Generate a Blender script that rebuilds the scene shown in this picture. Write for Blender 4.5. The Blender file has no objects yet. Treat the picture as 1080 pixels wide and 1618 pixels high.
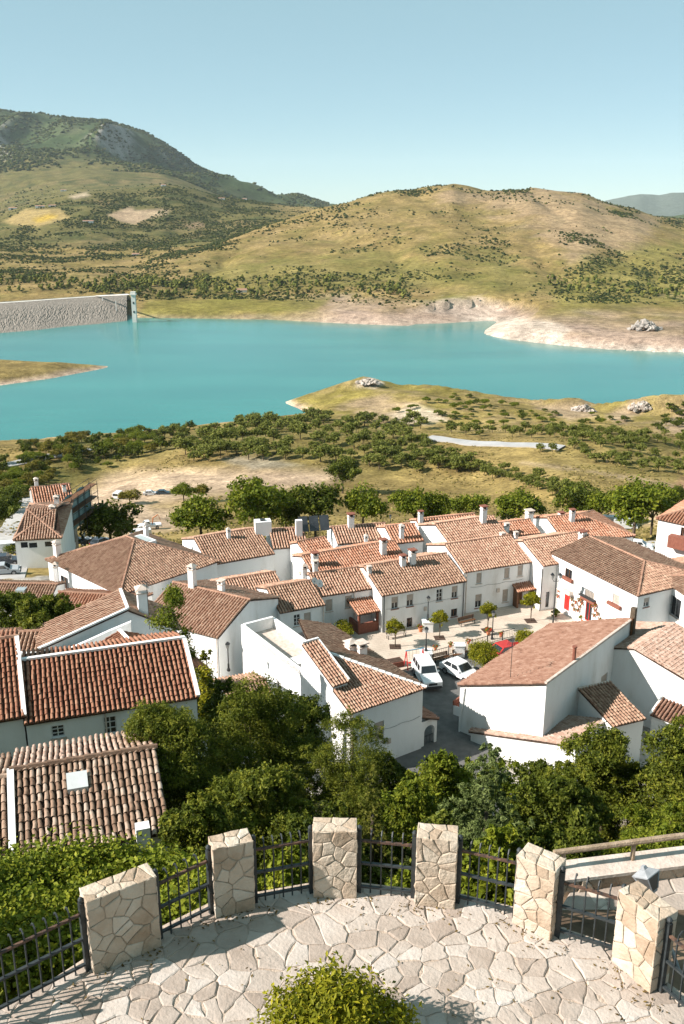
import bpy, math, random
import numpy as np
from math import radians as R, sin, cos, tan, pi, atan2, hypot, sqrt
from mathutils import Vector, Matrix
rnd = random.Random(11); rng = np.random.default_rng(11)
sc = bpy.context.scene
COL = sc.collection
# ------------------------------------------------------------------ camera, sky, sun
FPX, TH, CZ = 1500.0, R(18.23), 44.0            # focal length in photo pixels, downward pitch, eye height above the square
cam = bpy.data.cameras.new('camera'); camo = bpy.data.objects.new('camera', cam); COL.objects.link(camo)
cam.sensor_fit = 'VERTICAL'; cam.sensor_height = 36.0; cam.lens = 36.0*FPX/1618.0
cam.clip_start = .1; cam.clip_end = 40000
camo.location = (0, 0, CZ); camo.rotation_euler = (pi/2-TH, 0, 0); sc.camera = camo
SUN_A, SUN_E = R(13), R(34)                       # sunlight travels towards +X and a little +Y
S = Vector((-cos(SUN_A)*cos(SUN_E), -sin(SUN_A)*cos(SUN_E), sin(SUN_E)))
world = bpy.data.worlds.new('World'); sc.world = world; world.use_nodes = True
nt = world.node_tree; bg = nt.nodes['Background']
sky = nt.nodes.new('ShaderNodeTexSky'); sky.sky_type = 'NISHITA'; sky.sun_disc = False
sky.sun_elevation = SUN_E; sky.sun_rotation = atan2(S.x, S.y)
sky.air_density = .6; sky.dust_density = 0; sky.ozone_density = 1.0; sky.altitude = 500
mixs = nt.nodes.new('ShaderNodeMix'); mixs.data_type = 'RGBA'; mixs.inputs[0].default_value = .46     # thin even veil over the clear sky
mixs.inputs[7].default_value = (4.7, 7.5, 7.3, 1)
nt.links.new(sky.outputs[0], mixs.inputs[6]); nt.links.new(mixs.outputs[2], bg.inputs[0]); bg.inputs[1].default_value = 0.06
sl = bpy.data.lights.new('sun', 'SUN'); sl.energy = 5.0; sl.angle = R(.5); sl.color = (1, .925, .85)
so = bpy.data.objects.new('sun', sl); COL.objects.link(so); so.location = (-60, -20, 90)
so.rotation_euler = S.to_track_quat('Z', 'Y').to_euler()
sc.view_settings.view_transform = 'Standard'; sc.view_settings.look = 'None'
sc.view_settings.exposure = 1.0; sc.view_settings.gamma = 1; sc.view_settings.use_curve_mapping = False
sc.cycles.max_bounces = 6; sc.cycles.diffuse_bounces = 3; sc.cycles.volume_bounces = 1; sc.cycles.transparent_max_bounces = 6
# ------------------------------------------------------------------ where a point of the photograph lies in the place
CT, ST = cos(TH), sin(TH)
def ray(px, py):
    a, b = (px-540)/FPX, (809-py)/FPX
    return np.array((a, CT+b*ST, -ST+b*CT))
def U(px, py, z):                                 # the point at height z
    d = ray(px, py); t = (z-CZ)/d[2]; return Vector((d[0]*t, d[1]*t, z))
def Vd(px, py, y):                                # the point at forward distance y
    d = ray(px, py); t = y/d[1]; return Vector((d[0]*t, y, CZ+d[2]*t))
def proj(x, y, z):
    zc = y*CT+(CZ-z)*ST; yc = y*ST-(CZ-z)*CT
    return 540+FPX*x/zc, 809-FPX*yc/zc
def zc_of(p): return p[1]*CT+(CZ-p[2])*ST
# ------------------------------------------------------------------ noise
_perm = np.random.default_rng(3).random((256, 256))
def vnoise(x, y):
    xi = np.floor(x).astype(int); yi = np.floor(y).astype(int)
    fx = x-xi; fy = y-yi; fx = fx*fx*(3-2*fx); fy = fy*fy*(3-2*fy)
    a = _perm[xi & 255, yi & 255]; b = _perm[(xi+1) & 255, yi & 255]
    c = _perm[xi & 255, (yi+1) & 255]; d = _perm[(xi+1) & 255, (yi+1) & 255]
    return (a*(1-fx)+b*fx)*(1-fy)+(c*(1-fx)+d*fx)*fy
def fbm(x, y, o=4):
    s = 0; a = .5
    for i in range(o):
        s = s+a*(vnoise(x*2**i+17.3*i, y*2**i+9.1*i)-.5); a *= .5
    return s
# ------------------------------------------------------------------ mesh helpers
class MB:
    def __init__(s): s.v = []; s.f = []
    def add(s, vs, fs):
        n = len(s.v); s.v += [tuple(p) for p in vs]; s.f += [tuple(i+n for i in f) for f in fs]; return s
    def box(s, x0, x1, y0, y1, z0, z1):
        return s.add([(x0,y0,z0),(x1,y0,z0),(x1,y1,z0),(x0,y1,z0),(x0,y0,z1),(x1,y0,z1),(x1,y1,z1),(x0,y1,z1)],
            [(0,3,2,1),(4,5,6,7),(0,1,5,4),(1,2,6,5),(2,3,7,6),(3,0,4,7)])
    def frustum(s, cx, cy, z0, z1, a0, b0, a1, b1):
        return s.add([(cx-a0,cy-b0,z0),(cx+a0,cy-b0,z0),(cx+a0,cy+b0,z0),(cx-a0,cy+b0,z0),
                      (cx-a1,cy-b1,z1),(cx+a1,cy-b1,z1),(cx+a1,cy+b1,z1),(cx-a1,cy+b1,z1)],
            [(0,3,2,1),(4,5,6,7),(0,1,5,4),(1,2,6,5),(2,3,7,6),(3,0,4,7)])
    def poly(s, pts): return s.add(pts, [tuple(range(len(pts)))])
    def tube(s, pts, rad, n=6):
        pts = [Vector(p) for p in pts]
        if not isinstance(rad, (list, tuple)): rad = [rad]*len(pts)
        rings = []
        for i, p in enumerate(pts):
            t = (pts[min(i+1, len(pts)-1)]-pts[max(i-1, 0)]).normalized()
            a = t.cross(Vector((0,0,1)) if abs(t.z) < .9 else Vector((1,0,0))).normalized(); b = t.cross(a)
            rings += [p+(a*cos(2*pi*k/n)+b*sin(2*pi*k/n))*rad[i] for k in range(n)]
        fs = []
        for i in range(len(pts)-1):
            for k in range(n):
                k2 = (k+1) % n; fs.append((i*n+k, i*n+k2, (i+1)*n+k2, (i+1)*n+k))
        fs.append(tuple(range(n))[::-1]); m = (len(pts)-1)*n; fs.append(tuple(range(m, m+n)))
        return s.add(rings, fs)
    def bar(s, p, q, w, h=None):                  # square bar
        p = Vector(p); q = Vector(q); h = h or w; t = (q-p).normalized()
        a = t.cross(Vector((0,0,1)) if abs(t.z) < .95 else Vector((1,0,0))).normalized()*w/2; b = t.cross(a).normalized()*h/2
        return s.add([p-a-b,p+a-b,p+a+b,p-a+b,q-a-b,q+a-b,q+a+b,q-a+b],
            [(0,3,2,1),(4,5,6,7),(0,1,5,4),(1,2,6,5),(2,3,7,6),(3,0,4,7)])
    def lathe(s, prof, n=10, c=(0,0)):
        vs = []
        for r, z in prof: vs += [(c[0]+r*cos(2*pi*k/n), c[1]+r*sin(2*pi*k/n), z) for k in range(n)]
        fs = [(i*n+k, i*n+(k+1)%n, (i+1)*n+(k+1)%n, (i+1)*n+k) for i in range(len(prof)-1) for k in range(n)]
        fs.append(tuple(range(n))[::-1]); m = (len(prof)-1)*n; fs.append(tuple(range(m, m+n)))
        return s.add(vs, fs)
    def mesh(s, name, mat, smooth=False):
        me = bpy.data.meshes.new(name); me.from_pydata(s.v, [], s.f)
        if mat: me.materials.append(mat)
        if smooth: me.polygons.foreach_set('use_smooth', [True]*len(me.polygons))
        me.update(); return me
    def build(s, name, mat, parent=None, smooth=False, loc=None):
        return link(name, s.mesh(name, mat, smooth), parent, loc)
def link(name, me, parent=None, loc=None):
    o = bpy.data.objects.new(name, me); COL.objects.link(o)
    if parent: o.parent = parent
    if loc is not None: o.location = loc
    return o
def fast_mesh(name, V, F, mat, tint=None, smooth=False):
    V = np.asarray(V, np.float32); F = np.asarray(F, np.int32)
    me = bpy.data.meshes.new(name); n, k = F.shape
    me.vertices.add(len(V)); me.vertices.foreach_set('co', V.ravel())
    me.loops.add(n*k); me.loops.foreach_set('vertex_index', F.ravel())
    me.polygons.add(n); me.polygons.foreach_set('loop_start', np.arange(0, n*k, k, dtype=np.int32))
    try: me.polygons.foreach_set('loop_total', np.full(n, k, np.int32))
    except Exception: pass
    me.polygons.foreach_set('use_smooth', np.full(n, smooth))
    if tint is not None:
        a = me.attributes.new('tint', 'FLOAT', 'FACE'); a.data.foreach_set('value', np.asarray(tint, np.float32))
    if mat: me.materials.append(mat)
    me.update(calc_edges=True); return me
def tag(o, label=None, cat=None, group=None, kind=None):
    if label: o['label'] = label
    if cat: o['category'] = cat
    if group: o['group'] = group
    if kind: o['kind'] = kind
    return o
def thing(name, label, cat, loc=(0,0,0), rz=0, group=None):
    o = bpy.data.objects.new(name, None); COL.objects.link(o); o.empty_display_size = .2
    o.location = loc; o.rotation_euler = (0, 0, rz); return tag(o, label, cat, group)
KIDS = {}
def copy_tree(o, parent=None):
    c = o.copy(); COL.objects.link(c)
    if parent: c.parent = parent
    for ch in list(o.children): copy_tree(ch, c)
    return c
# ------------------------------------------------------------------ materials
def nodes(m):
    m.use_nodes = True; t = m.node_tree; return t, t.nodes, t.links, t.nodes['Principled BSDF']
def ramp(N, stops):
    r = N.new('ShaderNodeValToRGB'); e = r.color_ramp.elements
    while len(e) < len(stops): e.new(.5)
    for i, (p, c) in enumerate(stops): e[i].position = p; e[i].color = (*c, 1)
    return r
MATS = {}
def pmat(name, stops, scale=1.5, rough=.85, bump=0., bscale=None, spec=.3, metal=0, detail=6, tint=0, rand=0, tscale=None):
    """noise-coloured surface; tint: weight of the per-piece attribute, rand: weight of the per-object random number"""
    m = bpy.data.materials.new(name); t, N, L, b = nodes(m)
    geo = N.new('ShaderNodeNewGeometry')
    no = N.new('ShaderNodeTexNoise'); no.inputs['Scale'].default_value = scale; no.inputs['Detail'].default_value = detail
    no.inputs['Roughness'].default_value = .62
    L.new(geo.outputs['Position'], no.inputs['Vector'])
    fac = no.outputs['Fac']
    if tint or rand:
        if tint:
            at = N.new('ShaderNodeAttribute'); at.attribute_name = 'tint'; src = at.outputs['Fac']; w = tint
        else:
            oi = N.new('ShaderNodeObjectInfo'); src = oi.outputs['Random']; w = rand
        mx = N.new('ShaderNodeMix'); mx.data_type = 'FLOAT'; mx.inputs[0].default_value = w
        L.new(fac, mx.inputs[2]); L.new(src, mx.inputs[3]); fac = mx.outputs[0]
    r = ramp(N, stops); L.new(fac, r.inputs[0]); L.new(r.outputs[0], b.inputs['Base Color'])
    b.inputs['Roughness'].default_value = rough; b.inputs['Specular IOR Level'].default_value = spec; b.inputs['Metallic'].default_value = metal
    if bump:
        n2 = N.new('ShaderNodeTexNoise'); n2.inputs['Scale'].default_value = bscale or scale*6; n2.inputs['Detail'].default_value = 5
        L.new(geo.outputs['Position'], n2.inputs['Vector'])
        bp = N.new('ShaderNodeBump'); bp.inputs['Strength'].default_value = bump; bp.inputs['Distance'].default_value = .05
        L.new(n2.outputs['Fac'], bp.inputs['Height']); L.new(bp.outputs[0], b.inputs['Normal'])
    MATS[name] = m; return m
def leafmat(name, dark, mid, light, trans=.35):
    m = bpy.data.materials.new(name); t, N, L, b = nodes(m)
    at = N.new('ShaderNodeAttribute'); at.attribute_name = 'tint'
    r = ramp(N, [(.05, dark), (.5, mid), (.95, light)]); L.new(at.outputs['Fac'], r.inputs[0])
    d = N.new('ShaderNodeBsdfTranslucent'); mx = N.new('ShaderNodeMixShader'); mx.inputs[0].default_value = trans
    L.new(r.outputs[0], b.inputs['Base Color']); L.new(r.outputs[0], d.inputs['Color'])
    b.inputs['Roughness'].default_value = .55; b.inputs['Specular IOR Level'].default_value = .12
    L.new(b.outputs[0], mx.inputs[1]); L.new(d.outputs[0], mx.inputs[2])
    L.new(mx.outputs[0], N['Material Output'].inputs['Surface']); MATS[name] = m; return m
def flat(name, c, rough=.6, spec=.3, metal=0): return pmat(name, [(.3, tuple(x*.88 for x in c)), (.7, c)], 4, rough, spec=spec, metal=metal)
WHITE = pmat('limewash', [(.25, (.58,.55,.50)), (.40, (.74,.73,.71)), (.52, (.80,.795,.785)), (.7, (.82,.82,.81))], .55, .9, .3, 7, .15, detail=10)
def _streaks():                                   # rain marks run down the walls
    t = WHITE.node_tree; no = [n for n in t.nodes if n.type == 'TEX_NOISE'][0]; geo = [n for n in t.nodes if n.type == 'NEW_GEOMETRY'][0]
    mp = t.nodes.new('ShaderNodeMapping'); mp.inputs['Scale'].default_value = (1, 1, .32); t.links.new(geo.outputs['Position'], mp.inputs[0]); t.links.new(mp.outputs[0], no.inputs['Vector'])
_streaks()
TILE = {
 'brown': pmat('brown_tile', [(.2,(.15,.085,.058)),(.42,(.29,.17,.115)),(.6,(.41,.265,.185)),(.85,(.52,.38,.29))], 2.2, .9, .3, 30, tint=.22),
 'vivid': pmat('vivid_tile', [(.2,(.13,.058,.036)),(.42,(.25,.105,.062)),(.62,(.33,.165,.10)),(.85,(.42,.27,.19))], 2.0, .88, .3, 30, tint=.22),
 'orange': pmat('orange_tile', [(.2,(.22,.09,.055)),(.42,(.38,.175,.105)),(.62,(.47,.265,.18)),(.85,(.53,.38,.30))], 2.0, .88, .3, 30, tint=.22),
 'mixed': pmat('mixed_tile', [(.2,(.20,.105,.07)),(.42,(.36,.205,.14)),(.62,(.48,.315,.225)),(.85,(.57,.44,.35))], 2.0, .9, .3, 30, tint=.22),
 'pale': pmat('weathered_tile', [(.2,(.20,.115,.085)),(.4,(.34,.22,.165)),(.6,(.45,.33,.265)),(.85,(.55,.46,.40))], 2.4, .92, .35, 30, tint=.22),
 'red': pmat('old_red_tile', [(.2,(.12,.058,.04)),(.42,(.225,.118,.08)),(.62,(.30,.178,.128)),(.85,(.40,.29,.225))], 1.2, .92, .35, 30, tint=.22),
}
TILE_ONE = pmat('single_tile', [(.2,(.14,.085,.058)),(.38,(.245,.155,.105)),(.6,(.35,.245,.18)),(.85,(.47,.385,.32))], 3.0, .92, .4, 30, rand=.42)
BED = pmat('tile_bed', [(.3,(.04,.024,.017)),(.7,(.085,.052,.037))], 3, .95)  # bed colour darkened so the channels between tiles read as shadow
MORTAR = pmat('roof_mortar', [(.3,(.42,.33,.27)),(.7,(.62,.55,.49))], 3, .95, .3)
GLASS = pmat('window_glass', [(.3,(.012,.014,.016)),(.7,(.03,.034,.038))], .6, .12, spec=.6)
WOOD = pmat('brown_wood', [(.3,(.10,.045,.02)),(.7,(.19,.09,.045))], 6, .6)
SHUT = pmat('roller_shutter', [(.3,(.36,.30,.25)),(.7,(.46,.40,.35))], 3, .7)
WFRAME = flat('white_frame', (.72,.71,.69), .5)
DARKMETAL = pmat('black_iron', [(.3,(.012,.013,.014)),(.7,(.035,.037,.04))], 9, .45, spec=.4)
GREYMETAL = pmat('grey_iron', [(.3,(.014,.017,.018)),(.6,(.035,.042,.045)),(.8,(.07,.05,.035))], 7, .5, spec=.4)
RUST = pmat('rusty_rail', [(.35,(.03,.028,.027)),(.55,(.11,.06,.04)),(.75,(.22,.13,.085))], 12, .8, .3)
RED = flat('red_paint', (.62,.03,.025), .45)
BRICK = pmat('red_brick', [(.3,(.17,.06,.04)),(.7,(.27,.105,.07))], 6, .9, .3)
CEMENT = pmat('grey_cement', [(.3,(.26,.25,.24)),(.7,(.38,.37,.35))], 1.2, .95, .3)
BARK = pmat('bark', [(.3,(.06,.045,.03)),(.7,(.16,.12,.085))], 5, .95, .5)
OLIVE = leafmat('olive_leaf', (.036,.050,.006), (.108,.132,.014), (.245,.245,.03))
OAK = leafmat('dark_leaf', (.028,.042,.006), (.088,.112,.013), (.185,.20,.026))
BROAD = leafmat('broad_leaf', (.055,.078,.007), (.135,.17,.014), (.25,.26,.026))
IVY = leafmat('ivy_leaf', (.06,.085,.007), (.155,.19,.014), (.30,.305,.03), .3)
LIME = leafmat('citrus_leaf', (.075,.09,.007), (.20,.20,.012), (.36,.32,.02))
FIR = leafmat('fir_needle', (.05,.06,.010), (.15,.16,.025), (.30,.28,.06), .2)
CEDAR = leafmat('cedar_needle', (.04,.06,.016), (.12,.155,.045), (.24,.285,.10), .2)
DRYLEAF = leafmat('dry_leaf', (.07,.045,.015), (.15,.10,.03), (.24,.17,.06))
GOLD = leafmat('yellowing_leaf', (.08,.075,.012), (.17,.15,.022), (.28,.23,.04))
# ------------------------------------------------------------------ terrain
ZL = -85.0
def poly_px(pts): return np.array([[*U(x, y, ZL)[:2]] for x, y in pts])
def seg_dist(P, poly, closed=True):
    d = np.full(len(P), 1e9); n = len(poly)
    for i in range(n if closed else n-1):
        a, b = poly[i], poly[(i+1) % n]; ab = b-a; t = np.clip(((P-a)@ab)/(ab@ab+1e-9), 0, 1)
        d = np.minimum(d, np.hypot(*(P-a-t[:, None]*ab).T))
    return d
def inside(P, poly):
    r = np.zeros(len(P), bool); n = len(poly)
    for i in range(n):
        a, b = poly[i], poly[(i+1) % n]
        c = (a[1] > P[:, 1]) != (b[1] > P[:, 1])
        r ^= c & (P[:, 0] < (b[0]-a[0])*(P[:, 1]-a[1])/((b[1]-a[1]) or 1e-9)+a[0])
    return r
def sdf(P, poly): return np.where(inside(P, poly), 1, -1)*seg_dist(P, poly)
NEAR_PX = [(-500,735),(-200,722),(0,704),(80,692),(200,684),(300,674),(400,664),(492,656),(470,645),(448,636),(480,625),(530,612),(560,603),(600,604),(615,612),
  (700,617),(780,630),(870,641),(935,642),(958,648),(972,638),(1010,634),(1032,647),(1055,642),(1080,630),(1200,612),(1600,600)]
nearP = np.vstack([poly_px(NEAR_PX), [[1500,-300],[-1500,-300]]])
ISLE_PX = [(-400,560),(-100,566),(0,570),(40,572),(120,575),(176,579),(150,585),(80,598),(0,609),(-100,622),(-400,650)]
isleP = poly_px(ISLE_PX)
SH_X = [-600,-200,0,100,200,215,280,420,560,640,700,745,765,800,860,930,1000,1080,1300,1700]
SH_Y = [500,496,494,494,496,502,503,505,512,515,519,524,528,536,543,550,555,558,566,575]
INLET = [(640,520),(652,512.5),(700,511),(740,508.5),(772,507),(786,508),(778,514),(766,522),(764,529),(775,534),(740,545),(640,545)]
BUMPS = [(568,620,11,30),(583,606,10,14),(650,650,5,40),(760,640,6,45),(900,648,11,28),(935,650,9,16),(1000,645,15,20),(1075,655,30,45),(700,660,6,70),(545,630,5,28),(1120,640,34,60),(830,655,5,50),(1030,665,8,25)]
BW = [(*U(a, b, ZL)[:2], h, r) for a, b, h, r in BUMPS]
PROF = ([-80,8,11.2,12.5,20,28,36,43,52,60,64,70,110,120,140,160,185,210,258,300,340,400,460,529,600,700],
        [34.8,34.8,34.6,31.5,26.5,21.8,17.5,13.5,6,.6,-.4,-.4,-1.2,-3.5,-9,-14,-22,-28,-34,-36,-38,-50,-66,-78,-80,-80])
inletP = poly_px(INLET)
def near_h(x, y):
    P = np.stack([x, y], 1)
    xs = np.clip(x, -80, 80)
    base = np.interp(y-np.clip(-xs, -14, 22)*.25*np.clip((y-14)/20, 0, 1)*np.clip((75-y)/20, 0, 1), *PROF)
    sl_ = ((x+1.75)*(-.69)+(y-11.0)*.72); base = base-np.where((x < -1.2) & (y < 14), np.clip(sl_*1.3, 0, 4.2)*np.clip((14-y)/2,0,1), 0)
    base = np.where((x > 2.95) & (y < 13.2) & (y > 7), np.maximum(base, 34.2-np.clip(y-12.2, 0, 9)*1.2), base)
    base = base-np.clip((-x-5)/70, 0, 1)*6.5*np.clip((y-225)/90, 0, 1)
    far = np.clip((y-115)/60, 0, 1)
    base = base+far*(fbm(x/70, y/70)*9+fbm(x/17, y/17, 3)*1.6)
    base = base+np.clip((y-120)/40, 0, 1)*np.clip(1-np.abs(x-85)/45, 0, 1)*3
    d = sdf(P, nearP)
    shelf = -84+np.minimum(np.maximum(d, 0)*.13, 9)+fbm(x/40, y/40)*3.0*np.clip(d/20, 0, 1)
    h = np.maximum(base, shelf)
    for bx, by, bh, br in BW:
        h = np.maximum(h, ZL-1+np.where(d > -8, bh*1.25*np.exp(-((x-bx)**2+(y-by)**2)/(br*br)), -9))
    h = np.minimum(h, ZL+np.maximum(d, -60)*.42)
    di = sdf(P, isleP)
    hi = ZL+np.minimum(di*.22, 5.5)+fbm(x/30, y/30)*1.2*np.clip(di/10, 0, 1)
    return np.maximum(np.maximum(h, -96), np.where(di > -40, hi, -96))
def c_of(x, y, z): return 540+FPX*x/(y*CT+(CZ-z)*ST)
def z_at(py, y): b = (809-py)/FPX; return CZ+y*(-ST+b*CT)/(CT+b*ST)
L_R3 = ([-600,-100,0,60,130,180,250,330,380,440,520,600,640,680,715,760,800,840,880,920,960,1000,1040,1080,1160,1300,1700],
        [470,466,462,452,440,424,405,385,368,348,325,308,300,294,291,299,300,295,299,303,318,326,340,350,346,352,360])
L_M5 = ([-600,-200,0,60,130,200,260,300,350,400,450,520,600,1080,1700],[330,338,335,318,305,300,292,297,311,318,326,331,334,345,350])
L_M7 = ([-600,-300,0,60,110,170,230,270,300,340,380,410,435,455,472,492,520,560,700,1080,1700],[200,178,175,180,186,192,208,232,255,283,300,308,316,308,307,314,323,328,332,342,346])
L_F9 = ([-600,480,560,900,950,980,1010,1040,1060,1080,1150,1300,1700],[322,322,324,328,318,311,306,309,305,304,300,308,312])
def far_h(x, y):
    z = np.full(len(x), -40.)
    for _ in range(2):
        c = c_of(x, y, z)
        ys = (CZ-ZL)*(CT+(809-np.interp(c, SH_X, SH_Y))/FPX*ST)/(ST-(809-np.interp(c, SH_X, SH_Y))/FPX*CT)
        yr = np.interp(c, [-400,0,130,330,520,700,1000,1400],[1450,1450,1520,1800,2100,2250,2300,2300])
        i = np.interp
        D = [ys, ys+26, ys+135, yr, yr+420, yr+1500, yr+2300, yr*0+6900, yr*0+9000, yr*0+12500, yr*0+15500]
        z1 = ZL+i(c, [-200,230,300,640,700,780,800,860,960,1080],[6,6,6,9,15,12,9,9,7,8])
        z2 = z_at(i(c, [-400,0,200,400,560,660,740,800,860,930,1000,1080,1400],[480,474,466,470,474,470,478,492,500,512,505,512,520]), D[2])
        z2 = np.maximum(z2, np.maximum(z1+4, i(c, [-400,200,300], [-63,-66,-74])))
        z3 = z_at(i(c, *L_R3), D[3])
        z4 = z_at(i(c, [-400,0,130,250,330,440,520,1700],[448,440,424,398,386,356,345,372]), D[4])
        z3 = np.maximum(z3, -58); z4 = np.maximum(z4, -52)
        z5 = z_at(i(c, *L_M5), D[5]); z6 = z_at(i(c, *L_M5)+i(c,[0,300,520],[3,8,12]), D[6])
        z7 = z_at(i(c, *L_M7), D[7]); z8 = np.minimum(z7-220, -60); z9 = z_at(i(c, *L_F9), D[9]); z10 = z9-300
        Z = [np.full_like(x, ZL), z1, z2, z3, z4, z5, z6, z7, z8, z9, z10]
        h = np.where(y < ys, ZL-np.minimum((ys-y)*.3, 10), z10)
        for k in range(len(D)-1):
            m = (y >= D[k]) & (y < D[k+1]); t = np.clip((y-D[k])/(D[k+1]-D[k]), 0, 1)
            t = t if k < 2 else .6*t+.4*t*t*(3-2*t)
            h = np.where(m, Z[k]*(1-t)+Z[k+1]*t, h)
        z = h
    near = (y < 1500) & (y > 700)
    if near.any():
        di = np.full(len(x), -99.); di[near] = sdf(np.stack([x[near], y[near]], 1), inletP)
        h = np.where(di > -45, np.minimum(h, ZL-di*.22), h)
    else: di = np.full(len(x), -99.)
    w = np.clip((y-ys)/150, 0, 1)*np.clip((-di-5)/30, 0, 1)
    h = h+w*fbm(x/260, y/260, 4)*30*np.clip((y-ys)/500, 0, 1)+w*fbm(x/55, y/75, 3)*6
    wm = np.clip((y-4700)/900, 0, 1)*np.clip((8800-y)/1500, 0, 1)
    rid = 1-np.abs(2*vnoise(x/520+3, y/1500+.4)-1)
    rid = rid*.55+.45*(1-np.abs(2*vnoise(x/230+8, y/900+2.4)-1))
    ero = 1-np.abs(2*vnoise(x/150+.3*fbm(x/90,y/90,2)+1.7, y/700)-1)
    h = h-w*(ero**5)*8*np.clip((y-ys-120)/300, 0, 1)*np.clip((yr+100-y)/300, 0, 1)
    h = h+wm*((rid-.62)*330*np.clip((6800-y)/1100, 0, 1)*np.clip((y-4900)/800,0,1)+fbm(x/260, y/360, 5)*75*np.clip((6950-y)/1300, .02, 1))
    return np.maximum(h, -110.), ys
def H(x, y):
    x = np.atleast_1d(np.asarray(x, float)); y = np.atleast_1d(np.asarray(y, float))
    h = np.empty_like(x); m = y < 760
    if m.any(): h[m] = near_h(x[m], y[m])
    if (~m).any(): h[~m] = far_h(x[~m], y[~m])[0]
    k = (y > 640) & (y < 860)                         # both shores meet below the water
    if k.any():
        hn = near_h(x[k], y[k]); hf = far_h(x[k], y[k])[0]; h[k] = np.maximum(hn, np.where(hf > ZL, hf, -96))
    return h
def h1(x, y): return float(H(x, y)[0])
def ground_at(px, py, y0=13, y1=4000):
    d = ray(px, py); y = np.geomspace(y0, y1, 1400); t = y/d[1]; z = CZ+d[2]*t; hh = H(d[0]*t, y)
    k = int(np.argmax(z < hh)); return Vector((d[0]*t[k], y[k], hh[k]))

def ordinal(n):
    a = 'zeroth first second third fourth fifth sixth seventh eighth ninth tenth eleventh twelfth thirteenth fourteenth fifteenth sixteenth seventeenth eighteenth nineteenth'.split()
    if n < 20: return a[n]
    t = ['', '', 'twenty', 'thirty', 'forty', 'fifty', 'sixty'][n//10]
    return (t[:-1]+'ieth') if n % 10 == 0 else t+' '+a[n % 10]
ORD = [ordinal(i+1) for i in range(66)]
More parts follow.
